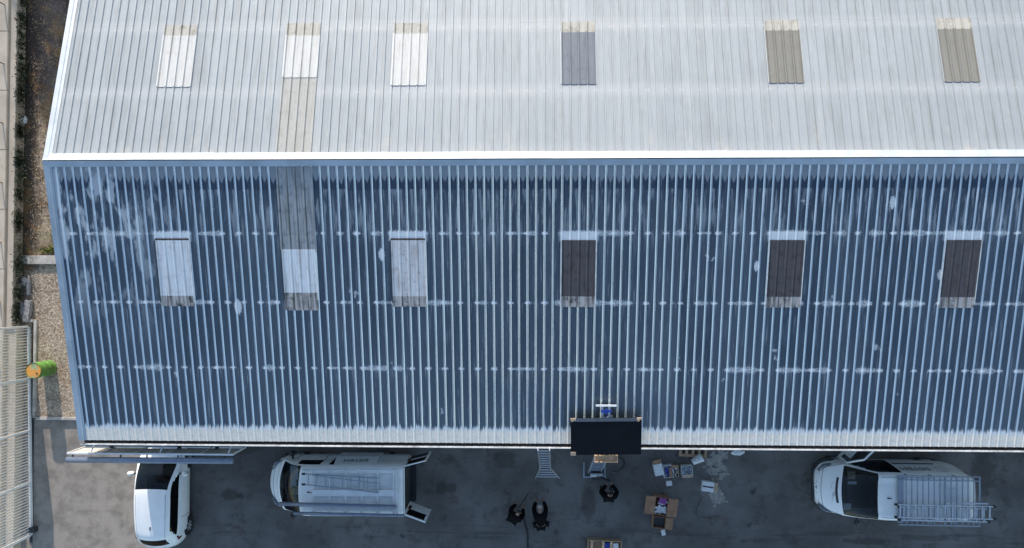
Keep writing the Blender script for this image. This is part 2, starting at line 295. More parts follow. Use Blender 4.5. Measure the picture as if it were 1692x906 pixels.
# garden soil
n = NT('dry_garden_soil', 0.95, 0, 0.2); p = n.geo()
a = n.noise(n.scale(p, (1, 0.7, 1)), 1.3, 6, 0.65); b = n.noise(p, 9, 5, 0.75); cns = n.noise(p, 17, 3, 0.75)
o = n.mix(n.step(a, 0.38, 0.62), (0.19, 0.13, 0.08), (0.50, 0.39, 0.28))
o = n.mix(n.math('MULTIPLY', n.step(b, 0.45, 0.65), 0.7), o, (0.58, 0.48, 0.37))
o = n.mix(n.math('MULTIPLY', n.step(b, 0.5, 0.34), 0.5), o, (0.09, 0.065, 0.045))
sx = n.t.nodes.new('ShaderNodeSeparateXYZ'); n.t.links.new(p, sx.inputs[0])
damp = n.step(n.math('ADD', sx.outputs[1], n.math('MULTIPLY', a, 3.0)), 4.2, 5.6)
o = n.mix(n.math('MULTIPLY', damp, 0.75), o, (0.085, 0.062, 0.062))
gr = n.math('MULTIPLY', n.step(sx.outputs[1], -3.2, -2.6), n.step(sx.outputs[1], -1.2, -2.0))
o = n.mix(n.math('MULTIPLY', n.math('MULTIPLY', gr, n.step(a, 0.45, 0.6)), 0.7), o, (0.20, 0.19, 0.06))
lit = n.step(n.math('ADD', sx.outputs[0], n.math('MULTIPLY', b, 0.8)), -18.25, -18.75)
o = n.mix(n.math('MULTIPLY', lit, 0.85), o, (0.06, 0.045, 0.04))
dk = n.math('MULTIPLY', n.step(n.noise(n.scale(p, (1.2, 0.6, 1)), 1.1, 5, 0.65), 0.50, 0.60), n.step(sx.outputs[1], -2.8, -1.5))
o = n.mix(n.math('MULTIPLY', dk, 0.75), o, (0.085, 0.058, 0.045))
rust = n.step(n.noise(p, 0.9, 4), 0.52, 0.62)
o = n.mix(n.math('MULTIPLY', rust, 0.6), o, (0.30, 0.17, 0.07))
grv = n.math('MULTIPLY', n.step(sx.outputs[1], -2.9, -3.1), 0.6)
o = n.mix(grv, o, n.mix(n.step(cns, 0.4, 0.65), (0.20, 0.145, 0.10), (0.80, 0.68, 0.55)))
n.bump(n.math('ADD', b, n.math('MULTIPLY', cns, 0.6)), 0.8, 0.04); M['soil'] = n.col(o)

# ------------------------------------------------------------------ mesh helpers
def tag(o, label=None, cat=None, group=None, kind=None):
    if label: o['label'] = label
    if cat: o['category'] = cat
    if group: o['group'] = group
    if kind: o['kind'] = kind
    return o
def empty(name, loc, rz=0, **k):
    o = bpy.data.objects.new(name, None); C.objects.link(o); o.location = loc; o.rotation_euler = (0, 0, rz)
    return tag(o, **k)
class MB:
    def __init__(s): s.v = []; s.f = []; s.uv = None
    def box(s, x0, x1, y0, y1, z0, z1, mat=None):
        b = len(s.v)
        pts = [Vector((x, y, z)) for z in (z0, z1) for x, y in ((x0, y0), (x1, y0), (x1, y1), (x0, y1))]
        if mat is not None: pts = [mat @ q for q in pts]
        s.v += pts
        s.f += [tuple(b+i for i in q) for q in ((3, 2, 1, 0), (4, 5, 6, 7), (0, 1, 5, 4), (1, 2, 6, 5), (2, 3, 7, 6), (3, 0, 4, 7))]
        return s
    def bar(s, a, c, w_=0.04, h=0.04, up=(0, 0, 1)):
        a = Vector(a); c = Vector(c); d = (c-a); L = d.length; d.normalize()
        u = Vector(up); 
        if abs(d.dot(u)) > 0.95: u = Vector((0, 1, 0))
        x = d.cross(u).normalized(); y = x.cross(d).normalized()
        m = Matrix((x, d, y)).transposed().to_4x4(); m.translation = a
        return s.box(-w_/2, w_/2, 0, L, -h/2, h/2, m)
    def tube(s, pts, r, n=8, caps=True):
        pts = [Vector(p) for p in pts]; b0 = len(s.v)
        prev = None
        for i, p in enumerate(pts):
            d = (pts[min(i+1, len(pts)-1)]-pts[max(i-1, 0)]).normalized()
            if prev is None:
                u = Vector((0, 0, 1)) if abs(d.z) < 0.9 else Vector((0, 1, 0)); x = d.cross(u).normalized()
            else: x = (prev - d*prev.dot(d)).normalized()
            prev = x; y = d.cross(x); rr = r[i] if isinstance(r, (list, tuple)) else r
            for k in range(n):
                a = 2*math.pi*k/n; s.v.append(p + (x*math.cos(a)+y*math.sin(a))*rr)
        for i in range(len(pts)-1):
            for k in range(n):
                a = b0+i*n+k; c = b0+i*n+(k+1) % n; s.f.append((a, c, c+n, a+n))
        if caps:
            s.f.append(tuple(b0+k for k in reversed(range(n)))); e = b0+(len(pts)-1)*n; s.f.append(tuple(e+k for k in range(n)))
        return s
    def quad(s, *p):
        b = len(s.v); s.v += [Vector(q) for q in p]; s.f.append(tuple(range(b, b+len(p)))); return s
    def build(s, name, mat, parent=None, smooth=False, bevel=0):
        me = bpy.data.meshes.new(name); me.from_pydata([tuple(q) for q in s.v], [], s.f); me.update()
        if bevel or True:
            bm = bmesh.new(); bm.from_mesh(me); bmesh.ops.recalc_face_normals(bm, faces=bm.faces)
            if bevel: bmesh.ops.bevel(bm, geom=bm.edges[:], offset=bevel, segments=2, affect='EDGES', clamp_overlap=True)
            bm.to_mesh(me); bm.free()
        if smooth:
            for q in me.polygons: q.use_smooth = True
        me.materials.append(M[mat] if isinstance(mat, str) else mat)
        o = bpy.data.objects.new(name, me); C.objects.link(o)
        if parent: o.parent = parent
        return o
def grid_mesh(name, mat, P, parent=None, uvs=None, smooth=False, thick=0):
    """P: rows of points."""
    nr, nc = len(P), len(P[0]); vs = [tuple(q) for r_ in P for q in r_]
    fs = [(i*nc+j, i*nc+j+1, (i+1)*nc+j+1, (i+1)*nc+j) for i in range(nr-1) for j in range(nc-1)]
    me = bpy.data.meshes.new(name); me.from_pydata(vs, [], fs); me.update()
    if uvs:
        l = me.uv_layers.new(name='UVMap'); U = [u for r_ in uvs for u in r_]
        for lp in me.loops: l.data[lp.index].uv = U[lp.vertex_index]
    if smooth:
        for q in me.polygons: q.use_smooth = True
    me.materials.append(M[mat]); o = bpy.data.objects.new(name, me); C.objects.link(o)
    if parent: o.parent = parent
    if thick:
        md = o.modifiers.new('s', 'SOLIDIFY'); md.thickness = thick; md.offset = -1
    return o
def text(name, body, size, mat, loc, rot, parent=None, extrude=0.002, font_align='CENTER'):
    cu = bpy.data.curves.new(name, 'FONT'); cu.body = body; cu.size = size; cu.extrude = extrude; cu.align_x = font_align; cu.align_y = 'CENTER'
    t = bpy.data.objects.new(name, cu); C.objects.link(t)
    dg = bpy.context.evaluated_depsgraph_get(); me = bpy.data.meshes.new_from_object(t.evaluated_get(dg))
    bpy.data.objects.remove(t); me.materials.clear(); me.materials.append(M[mat])
    o = bpy.data.objects.new(name, me); C.objects.link(o); o.location = loc; o.rotation_euler = rot
    if parent: o.parent = parent
    return o

# ------------------------------------------------------------------ ground
MB().quad((-400, -400, 0), (400, -400, 0), (400, 400, 0), (-400, 400, 0)).build('ground', 'asphalt')
tag(bpy.data.objects['ground'], kind='structure')
g = MB().quad((-20.2, -8.6, 0.03), (-13.8, -8.6, 0.03), (-13.8, 60, 0.03), (-20.2, 60, 0.03)).build('garden_soil', 'soil'); tag(g, kind='structure')
# raised path on the left
pm = MB().box(-20.25, at(24, 300, .5).x, -5.2, 80, 0, 0.5); pm.box(-20.25, -19.35, -60, -5.2, 0, 0.42)
tag(pm.build('path', 'concrete_path', bevel=0.01), kind='structure')
# kerb around the garden
km = MB(); k0 = at(58, 530, 0.1); k1 = at(57, 690, 0.1); kx = k0.x
km.box(kx-0.06, kx+0.06, -8.66, -4.92, 0.0, 0.11); km.box(kx+0.061, -13.9, -8.74, -8.62, 0.0, 0.10); km.box(-19.35, kx-0.061, -5.02, -4.90, 0.0, 0.13)
tag(km.build('kerb', 'concrete', bevel=0.012), 'low concrete kerb bordering the gravel garden beside the roof', 'kerb', kind='structure')
# cross wall
c0 = at(28, 423, .13); c1 = at(95, 436, .13)
wm = MB().box(c0.x, -13.96, c1.y-0.02, c0.y+0.02, 0, 0.13)
tag(wm.build('garden_wall', 'concrete', bevel=0.015), 'short low concrete wall crossing the dry garden strip left of the roof', 'wall')

# outer boundary wall and fence on the far left
bx = at(8, 400, 0.62).x
bw = empty('boundary_wall', (bx-0.3, 0, 0)); tag(bw, 'pale capped boundary wall with rusty posts at the far left edge', 'wall')
mm = MB(); y = -30.0
while y < 30:
    mm.box(-0.6, 0.28, y+0.003, y+2.247, 0, 0.60); y += 2.25
mm.build('wall_block', 'concrete_path', bw, bevel=0.015)
for i in range(26):
    q = MB().tube([(0.14, -29+i*2.25, 0.6), (0.14, -29+i*2.25, 0.85)], 0.022, 6).build('post', plain('rust_post', (0.18, 0.12, 0.09), 0.8) if i == 0 else bpy.data.materials['rust_post'], bw)

# ------------------------------------------------------------------ warehouse
XL, XR = -14.10, 21.0
wh = empty('warehouse', (0, 0, 0)); tag(wh, 'long warehouse with low pitched corrugated metal roof and skylights', 'warehouse')
def profile(a, b, lift=0.0, side=1):
    rb, rt, rh = (0.029, 0.017, 0.040) if side > 0 else (0.032, 0.011, 0.020)
    pts = []; k0 = math.floor((a-RX0)/PITCH)-1; k1 = math.ceil((b-RX0)/PITCH)+1
    for k in range(k0, k1+1):
        c = RX0+k*PITCH
        for dx, h in ((-rb, 0), (-rt, rh), (rt, rh), (rb, 0), (0.078, 0), (0.085, 0.004), (0.100, 0.004), (0.107, 0), (0.148, 0), (0.155, 0.004), (0.170, 0.004), (0.177, 0)):
            pts.append((c+dx, h))
    def hat(x):
        for (x0_, h0), (x1_, h1) in zip(pts, pts[1:]):
            if x0_ <= x <= x1_: return h0+(h1-h0)*(x-x0_)/max(1e-9, x1_-x0_)
        return 0
    inner = [(x, h) for x, h in pts if a < x < b]
    return [(a, hat(a)+lift)] + [(x, h+lift) for x, h in inner] + [(b, hat(b)+lift)]
def slope_pt(x, s, h, side):                 # side -1 = towards the yard
    return Vector((x, side*(s*COSS+h*SINS), ZR-s*SINS+h*COSS))
def corr(name, mat, a, b, s0, s1, side, parent, lift=0.0, thick=0.0, nseg=1):
    pr = profile(a, b, lift, side); P = []; U = []
    for i in range(nseg+1):
        s = s0+(s1-s0)*i/nseg
        P.append([slope_pt(x, s, h, side) for x, h in pr]); U.append([(x, s) for x, h in pr])
    if side > 0: P = P[::-1]; U = U[::-1]
    return grid_mesh(name, mat, P, parent, U, thick=thick)
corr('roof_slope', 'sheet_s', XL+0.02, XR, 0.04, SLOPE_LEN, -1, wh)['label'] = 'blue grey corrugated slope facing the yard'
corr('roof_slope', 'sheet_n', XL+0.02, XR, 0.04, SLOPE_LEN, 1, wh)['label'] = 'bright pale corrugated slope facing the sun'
# ridge cap: two flanges
for side, mt, sw in ((-1, 'ridge_s', 0.175), (1, 'ridge', 0.215)):
    x = XL-0.03; k = 0
    while x < XR:
        e = min(x+2.55, XR); P = []; l_ = 0.004*(k % 2)+random.uniform(0, .003)
        for q in (x, (x+e)/2, e):
            j = random.uniform(-0.003, 0.003); sw2 = sw+random.uniform(-.006, .006)
            P.append([slope_pt(q, 0.0, 0.062+l_, side), slope_pt(q, sw2, 0.040+j+l_, side), slope_pt(q, sw2+0.002, 0.012, side)])
        if side > 0: P = [r_[::-1] for r_ in P]
        grid_mesh('ridge_cap', mt, P, wh); x += 2.45; k += 1
# verge trims along the left edge
for side, mt in ((-1, 'ridge_s'), (1, 'ridge')):
    P = []
    for x, h in ((XL-0.02, -0.16), (XL-0.02, 0.055), (XL+0.12, 0.055), (XL+0.13, 0.035), (XL+0.20, 0.012)):
        P.append([slope_pt(x, 0.0, h, side), slope_pt(x, 4.3, h, side), slope_pt(x, SLOPE_LEN, h, side)])
    if side > 0: P = P[::-1]
    grid_mesh('verge_trim', mt, P, wh)
# skylights: (first rib offset, pane material south, north)
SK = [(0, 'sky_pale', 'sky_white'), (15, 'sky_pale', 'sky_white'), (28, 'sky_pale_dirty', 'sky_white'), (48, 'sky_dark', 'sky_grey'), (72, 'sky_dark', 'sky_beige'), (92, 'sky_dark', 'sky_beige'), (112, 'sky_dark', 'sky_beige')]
for i, (off, ms, mn) in enumerate(SK):
    a = RX0+off*PITCH-0.012; b = a+4*PITCH+0.02
    if off == 15:
        corr('fibre_panel', 'fibre_s', a-0.02, b+0.02, 0.19, 1.98, -1, wh, 0.004)
        corr('fibre_panel', 'fibre_s', a-0.02, b+0.02, 1.93, 2.68, -1, wh, 0.009)
        corr('fibre_panel', 'fibre_n', a-0.02, b+0.02, 0.22, 2.62, 1, wh, 0.004)
    s0, s1, s2 = (2.33, 4.02, 4.33) if off != 15 else (2.60, 3.92, 4.45)
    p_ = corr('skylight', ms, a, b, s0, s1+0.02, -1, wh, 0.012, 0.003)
    q = corr('apron', 'apron_dark', a, b, s1-0.01, s2, -1, p_, 0.016)
    if off in (0, 28):                        # dark flashing gap at the head
        corr('head_flashing', 'gutter', a, b, s0-0.055, s0+0.01, -1, p_, 0.0145)
    for e in (a, b):                          # side flashings
        MB().quad(slope_pt(e-0.018, s0, 0.05, -1), slope_pt(e-0.018, s1+.2, 0.05, -1), slope_pt(e+0.012, s1+.2, 0.05, -1), slope_pt(e+0.012, s0, 0.05, -1)).build('side_flashing', 'dark_steel' if e == a and off < 40 else 'gutter_lip', p_)
    s0, s1, s2 = (2.32, 4.03, 4.37) if off != 15 else (2.60, 4.0, 4.4)
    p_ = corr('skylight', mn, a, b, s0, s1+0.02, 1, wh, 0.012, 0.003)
    corr('apron', 'apron_beige', a, b, s1-0.01, s2, 1, p_, 0.016)
    for e in (a, b):
        MB().quad(slope_pt(e-0.015, s0, 0.05, 1), slope_pt(e-0.015, s1, 0.05, 1), slope_pt(e+0.010, s1, 0.05, 1), slope_pt(e+0.010, s0, 0.05, 1)).build('side_flashing', 'ridge', p_)
# walls with gables
HW = 8.25; zw = ZR-HW*TS-0.05
MB().box(XL+0.05, XR-0.2, -HW, -HW+0.2, 0, zw-0.02).build('wall', 'wall', wh)
MB().box(XL+0.05, XR-0.2, HW-0.2, HW, 0, zw-0.02).build('wall', 'wall', wh)
for x in (XL+0.05, XR-0.4):
    m_ = MB(); b = 0
    pts = [(-HW+0.205, 0), (HW-0.205, 0), (HW-0.205, zw), (0, ZR-0.06), (-HW+0.205, zw)]
    m_.v = [Vector((x, y, z)) for y, z in pts]+[Vector((x+0.2, y, z)) for y, z in pts]
    m_.f = [(0, 1, 2, 3, 4), (9, 8, 7, 6, 5)]+[(i, (i+1) % 5, 5+(i+1) % 5, 5+i) for i in range(5)]
    m_.build('gable_wall', 'wall', wh)
# roller door openings in the yard wall
for x in (-6, 3, 12):
    d = MB(); 
    for k in range(26): d.box(x-1.8, x+1.8, -HW-0.03, -HW-0.002, 0.02+k*0.14, 0.02+k*0.14+0.13)
    d.build('roller_door', 'steel_grey', wh)
# gutter
EY = -SLOPE_LEN*COSS
gt = MB(); gx0, gx1 = XL+0.0, XR
gt.box(gx0, gx1, EY-0.11, EY+0.02, EAVE-0.20, EAVE-0.185); gu = gt.build('gutter', 'gutter', wh)
MB().box(gx0, gx1, EY-0.150, EY-0.112, EAVE-0.20, EAVE+0.015).build('gutter_lip', 'gutter_lip', gu)
MB().box(gx0, gx1, EY+0.022, EY+0.04, EAVE-0.20, EAVE-0.03).build('gutter_back', 'gutter', gu)
x = gx0+0.4
while x < gx1:
    gb = MB(); gb.box(x, x+0.03, EY-0.11, EY+0.02, EAVE-0.10, EAVE-0.092); x += 1.0
    gb.build('gutter_strap', 'dark_steel', gu)

# ------------------------------------------------------------------ sign frame on the wall, left
sf = empty('sign_frame', (-12.05, -8.98, 3.3)); tag(sf, 'long sign frame with blue grey top tube below the gutter, over the parked hatchback', 'sign frame')
L0, L1 = -2.69, 2.68
MB().box(L0, L1, -0.015, 0.0, 0.20, 0.97).build('back_panel', plain('sign_back', (0.42, 0.42, 0.42), 0.6), sf)
fr = MB()
for z in (0.0, 0.97): fr.box(L0, L1, -0.02, 0.03, z, z+0.035)
for i in range(6):
    x = L0+i*(L1-L0-0.035)/5; fr.box(x, x+0.035, 0.002, 0.035, 0.036, 0.969)
fr.build('frame', 'white_panel', sf)
MB().box(L0, L1, 0.036, 0.16, -0.02, 0.10).build('bottom_beam', 'dark_steel', sf)  # shadowed bottom of the frame, its shade given as a dark colour
MB().tube([(L0+0.0, -0.20, 0.97), (L1-0.02, -0.20, 0.97)], 0.095, 20).build('top_tube', 'steel_blue', sf, smooth=True)
for x in (-2.5, -0.95, -0.1, 0.9, 2.4): MB().bar((x, -0.02, 0.98), (x, -0.2, 0.98), 0.035, 0.03).build('bracket', 'dark_steel', sf)
for x in (-1.7, 0.55, 1.8): MB().box(x, x+0.1, 0.036, 0.725, 0.28, 0.36).build('wall_strut', 'dark_steel', sf)
for x in (-1.95, 0.3, 2.5): MB().bar((x, 0.04, 0.95), (x+0.2, 0.70, 0.7), 0.035, 0.035).build('brace', 'white_panel', sf)

# ------------------------------------------------------------------ gate (vertical pickets) on the left
gp0 = at(48, 540, 0.08); gp1 = at(52, 884, 0.08)
gt_ = empty('picket_gate', (gp0.x, gp0.y, 0)); tag(gt_, 'long white sliding gate of thin upright pickets at the lower left', 'gate')
gl = (gp0.y-gp1.y); GH = 2.0; gdx = gp1.x-gp0.x
def gy(t): return (gdx*t/gl, -t)
fr = MB(); fr.bar((0, 0, 0.09), (gdx, -gl, 0.09), 0.07, 0.09); fr.bar((0, 0, GH), (gdx, -gl, GH), 0.06, 0.06);
fr.build('frame', 'gate_white', gt_)
N_ = 5
for i in range(N_):
    t = i*gl/(N_-1); x, y = gy(t); MB().box(x-0.03, x+0.03, y-0.04, y+0.04, 0.14, GH-0.03).build('post', 'gate_white', gt_)
pk = int(gl/0.108); 
for i in range(1, pk):
    t = i*gl/pk
    if min(abs(t-j*gl/(N_-1)) for j in range(N_)) < 0.06: continue
    x, y = gy(t); MB().tube([(x, y, 0.13), (x, y, GH-0.03)], 0.020, 6).build('picket', 'gate_white', gt_)
MB().box(gdx-0.12, gdx+0.2, -gl+0.12, -gl+0.3, 0, 0.22).build('gate_stop', 'dark_steel', gt_)
MB().box(gdx-0.02, 0.10, -gl-0.3, 0.1, 0.0, 0.03).build('track', 'dark_steel', gt_)

# ------------------------------------------------------------------ drum
bp = at(82, 608, 0.03)
dr = empty('oil_drum', (bp.x, bp.y, 0.03)); tag(dr, 'bright green metal drum with an orange stained lid standing on gravel by the gate', 'drum')
ring = []; rr = []
prof = [(0, 0.285), (0.02, 0.292), (0.04, 0.285), (0.28, 0.285), (0.295, 0.296), (0.31, 0.285), (0.57, 0.285), (0.585, 0.296), (0.60, 0.285), (0.85, 0.285), (0.87, 0.293), (0.885, 0.290)]
MB().tube([(0, 0, z) for z, r in prof], [r for z, r in prof], 40, caps=False).build('drum_body', 'green', dr, smooth=True)
MB().tube([(0, 0, 0.855), (0, 0, 0.868)], 0.280, 40).build('lid', 'lid', dr)
MB().tube([(0.13, -0.1, 0.868), (0.13, -0.1, 0.885)], 0.03, 12).build('bung', 'dark_steel', dr)

# ------------------------------------------------------------------ debris in the garden
def lump(name, mat, loc, r, parent=None, seed=0, flat=0.5):
    rnd = random.Random(seed); bm = bmesh.new(); bmesh.ops.create_icosphere(bm, subdivisions=2, radius=1)
    for v in bm.verts: v.co = Vector((v.co.x*r[0], v.co.y*r[1], v.co.z*r[2]))*(1+rnd.uniform(-0.22, 0.22))
    me = bpy.data.meshes.new(name); bm.to_mesh(me); bm.free(); me.materials.append(M[mat]); o = bpy.data.objects.new(name, me); C.objects.link(o); o.location = loc
    if parent: o.parent = parent
    return o
p0 = at(42, 465, .1)
tag(lump('stone', 'debris', (p0.x-0.05, p0.y, 0.1), (0.14, 0.22, 0.1), seed=1), 'rounded grey stone just below the low cross wall', 'stone')
tag(lump('broken_slab', 'debris', (p0.x+0.13, p0.y-0.12, 0.1), (0.07, 0.42, 0.08), seed=2), 'long narrow broken concrete piece beside the rounded stone', 'rubble')
p0 = at(44, 508, .1)
m_ = MB(); m_.box(-0.28, -0.10, -0.45, 0.2, 0, 0.14); tag(m_.build('broken_block', 'debris', bevel=0.02), 'left of two broken concrete blocks lying side by side near the gate end', 'rubble').location = (p0.x, p0.y, 0.03)
m_ = MB(); m_.box(-0.06, 0.20, -0.52, 0.28, 0, 0.17); o_ = m_.build('broken_block', 'debris', bevel=0.02); o_.rotation_euler = (0, 0, -0.12); o_.location = (p0.x, p0.y, 0.03); tag(o_, 'right and larger of two broken concrete blocks lying side by side near the gate end', 'rubble')
p0 = at(40, 199, .1); tag(lump('pale_rock', 'white_box', (p0.x, p0.y, 0.1), (0.10, 0.15, 0.1), seed=5), 'small white rock lying in the dark weeds near the top left', 'rock')

# ------------------------------------------------------------------ vegetation (stuff)
def leaves(name, mat, pts, size, seed, kind='stuff', parent=None, flat=0.6):
    rnd = random.Random(seed); v = []; f = []
    for p in pts:
        s = size*rnd.uniform(0.5, 1.3); d = Vector((rnd.gauss(0, 1), rnd.gauss(0, 1), rnd.gauss(0, flat))).normalized(); u = d.cross(Vector((rnd.gauss(0, 1), rnd.gauss(0, 1), rnd.gauss(0, 1)))).normalized()
        b = len(v); p = Vector(p); v += [p-d*s, p+u*s*0.4, p+d*s, p-u*s*0.4]; f.append((b, b+1, b+2, b+3))
    me = bpy.data.meshes.new(name); me.from_pydata([tuple(q) for q in v], [], f); me.materials.append(M[mat]); o = bpy.data.objects.new(name, me); C.objects.link(o)
    if parent: o.parent = parent
    if kind: o['kind'] = kind
    return o
edge = at(24, 300, .5).x; pts = []
clump = [(random.uniform(-5.0, 9.0), random.choice((0.05, 0.09, 0.14, 0.3))) for _ in range(105)]
for cy, cr in clump:
    for _ in range(90):
        pts.append((edge+abs(random.gauss(0, cr*0.55))-0.02, cy+random.gauss(0, cr), max(0.04, random.gauss(0.28, 0.13))))
tag(leaves('weeds', 'leaf_dark', pts, 0.045, 3), 'dark green weeds growing along the foot of the path edge', 'weeds')
pts = []
for _ in range(900):
    cx, cy = random.uniform(-19.2, -14.2), random.uniform(-2.4, 8); 
    for _ in range(16): pts.append((cx+random.gauss(0, 0.10), cy+random.gauss(0, 0.12), random.uniform(0.032, 0.07)))
tag(leaves('dry_grass', 'straw', pts, 0.028, 4, flat=0.3), 'dry straw coloured grass in the strip beside the roof', 'grass')
pts = [(random.gauss(-18.1, 0.28), -2.35+abs(random.gauss(0, 0.13)), random.uniform(0.04, 0.14)) for _ in range(900)]
tag(leaves('moss', 'moss', pts, 0.04, 5, flat=0.3), 'yellow green moss at the top side of the low cross wall', 'moss')
def tree(x, y, h, cr, seed, label):
    t = empty('tree', (x, y, 0)); tag(t, label, 'tree', 'trees beyond the garden strip')
    rnd = random.Random(seed)
    MB().tube([(0, 0, 0), (0.06, 0.03, h*0.3), (0.0, 0.1, h*0.6), (0.05, 0.05, h*0.9)], [0.16, 0.12, 0.08, 0.03], 10).build('trunk', 'bark', t, smooth=True)
    lm = MB(); pts = []
    for i in range(26):
        a = rnd.uniform(0, 6.28); z = rnd.uniform(h*0.32, h*0.98); rr_ = cr*rnd.uniform(0.35, 1)*math.sin(min(1, (h*1.05-z)/(h*0.6))*1.5)
        c = Vector((math.cos(a)*rr_, math.sin(a)*rr_, z)); lm.tube([(0, 0, z*0.75), c*0.6+Vector((0, 0, z*0.35)), c], [0.04, 0.025, 0.01], 5)
        s = rnd.uniform(0.3, 0.6)
        for _ in range(260): pts.append(c+Vector((rnd.gauss(0, s*0.6), rnd.gauss(0, s*0.6), rnd.gauss(0, s*0.4))))
    lm.build('limb', 'bark', t)
    leaves('crown', 'tree_leaf', pts, 0.11, seed, None, t)
tree(-20.3, 20.5, 4.8, 1.9, 11, 'leafy tree standing beyond the garden strip nearer the boundary wall')
tree(-17.6, 24.5, 5.2, 2.0, 12, 'leafy tree standing beyond the garden strip nearer the warehouse')

# ------------------------------------------------------------------ vehicles
def catmull(P, n, closed=False):
    out = []; K = len(P)
    for i in range(K-1):
        p0 = P[max(i-1, 0)]; p1 = P[i]; p2 = P[i+1]; p3 = P[min(i+2, K-1)]
        for k in range(n):
            t = k/n
            out.append([0.5*((2*b)+(-a+c)*t+(2*a-5*b+4*c-d)*t*t+(-a+3*b-3*c+d)*t**3) for a, b, c, d in zip(p0, p1, p2, p3)])
    out.append(list(P[-1])); return out
def vehicle_shell(root, stations, length, parts, NS=6, NR=6, paint='white_paint', bow=0.22, rbow=0.0):
    """stations: (d from front, [(half width, z) x6]); parts: list of (name, material, test(u, v, side)) where u,v are station / ring parameters."""
    flat = [[d]+[c for q in ring_ for c in q] for d, ring_ in stations]
    flat = catmull(flat, NS); rows = []
    for r_ in flat:
        half = [[r_[1+2*i], r_[2+2*i]] for i in range(6)]
        hc = catmull(half, NR)
        rows.append([(length/2-r_[0], a, z) for a, z in hc])
    nr, nc = len(rows), len(rows[0]); verts = []; idx = {}
    for side in (1, -1):
        for i in range(nr):
            for j in range(nc):
                if j == nc-1 and side == -1: idx[(i, j, -1)] = idx[(i, j, 1)]; continue
                x, a, z = rows[i][j]; x -= bow*max(0.0, 1-(length/2-x)/2.4)*(a/0.9)**2; x += rbow*max(0.0, 1-(length/2+x)/1.1)*(a/0.9)**2; idx[(i, j, side)] = len(verts); verts.append((x, 0.0 if j == nc-1 else a*side, z))
    faces = {}
    for side in (1, -1):
        for i in range(nr-1):
            for j in range(nc-1):
                u = (i+0.5)/NS; v = (j+0.5)/NR; key = 'body'
                for nm, mt, test in parts:
                    if test(u, v, side): key = (nm, mt, side if nm in ('side_window', 'door_opening') else 0); break
                q = [idx[(i, j, side)], idx[(i, j+1, side)], idx[(i+1, j+1, side)], idx[(i+1, j, side)]]
                if side == 1: q.reverse()
                faces.setdefault(key, []).append(tuple(q))
    for e, rev in ((0, False), (nr-1, True)):       # end caps
        loop = [idx[(e, j, 1)] for j in range(nc)]+[idx[(e, j, -1)] for j in range(nc-2, -1, -1)]
        faces['body'].append(tuple(loop[::-1] if rev else loop))
    for key, fs in faces.items():
        if key == 'body': nm, mt = 'body', paint
        elif key[1] is None: continue
        else: nm, mt = key[0], key[1]
        used = sorted({i for f_ in fs for i in f_}); mp = {a: b for b, a in enumerate(used)}
        me = bpy.data.meshes.new(nm); me.from_pydata([verts[i] for i in used], [], [tuple(mp[i] for i in f_) for f_ in fs])
        for q in me.polygons: q.use_smooth = len(q.vertices) == 4
        me.materials.append(M[mt]); o = bpy.data.objects.new(nm, me); C.objects.link(o); o.parent = root
    def seam(path, name='panel_gap', rad=0.008):
        pts = []
        for (u, v, sd_) in path:
            i = min(nr-1, int(round(u*NS))); j = min(nc-1, int(round(v*NR))); q = Vector(verts[idx[(i, j, sd_ if (i, j, sd_) in idx else 1)]]); pts.append(q)
        MB().tube(pts, rad, 5).build(name, 'black_plastic', root)
    return seam
def wheel(root, x, y, r, side):
    t = MB(); prof = [(-0.10, r*0.6), (-0.10, r*0.94), (-0.07, r), (0.07, r), (0.10, r*0.94), (0.10, r*0.66)]
    ty = MB().tube([(x, y+p_*side, r) for p_, q in prof], [q for p_, q in prof], 28).build('wheel', 'rubber', root, smooth=False)
    rm = MB().tube([(x, y+0.085*side, r), (x, y+0.108*side, r)], [r*0.64, r*0.60], 24)
    rm.build('rim', 'dark_steel', ty)
    sp = MB()
    for k in range(7):
        a = 2*math.pi*k/7; sp.bar((x, y+0.112*side, r), (x+math.cos(a)*r*0.6, y+0.112*side, r+math.sin(a)*r*0.6), 0.05, 0.014, up=(0, 1, 0))
    sp.tube([(x, y+0.105*side, r), (x, y+0.122*side, r)], 0.05, 12); sp.build('spoke', 'alu', ty)
def arch(root, x, y, r, side):
    MB().tube([(x, y-0.16*side, r), (x, y+0.008*side, r)], r*1.16, 28).build('wheel_arch', 'black_plastic', root)
def mirror(root, x, y, z, side, mat='black_plastic'):
    m_ = MB(); m_.bar((x, y, z), (x, y+0.12*side, z+0.03), 0.06, 0.05); m_.build('mirror_arm', 'black_plastic', root)
    m_ = MB().box(x-0.06, x+0.08, y+0.10*side if side > 0 else y-0.30, y+0.30 if side > 0 else y-0.10, z-0.04, z+0.16)
    m_.build('mirror', mat, root, bevel=0.03, smooth=True)
def seats(root, xs, w_, z):
    m_ = MB()
    for x in xs:
        for y in (-w_*0.5, w_*0.5):
            m_.box(x-0.25, x+0.25, y-0.24, y+0.24, z-0.12, z); m_.box(x-0.36, x-0.22, y-0.23, y+0.23, z+0.01, z+0.6)
    m_.build('seat', 'interior', root, bevel=0.03)

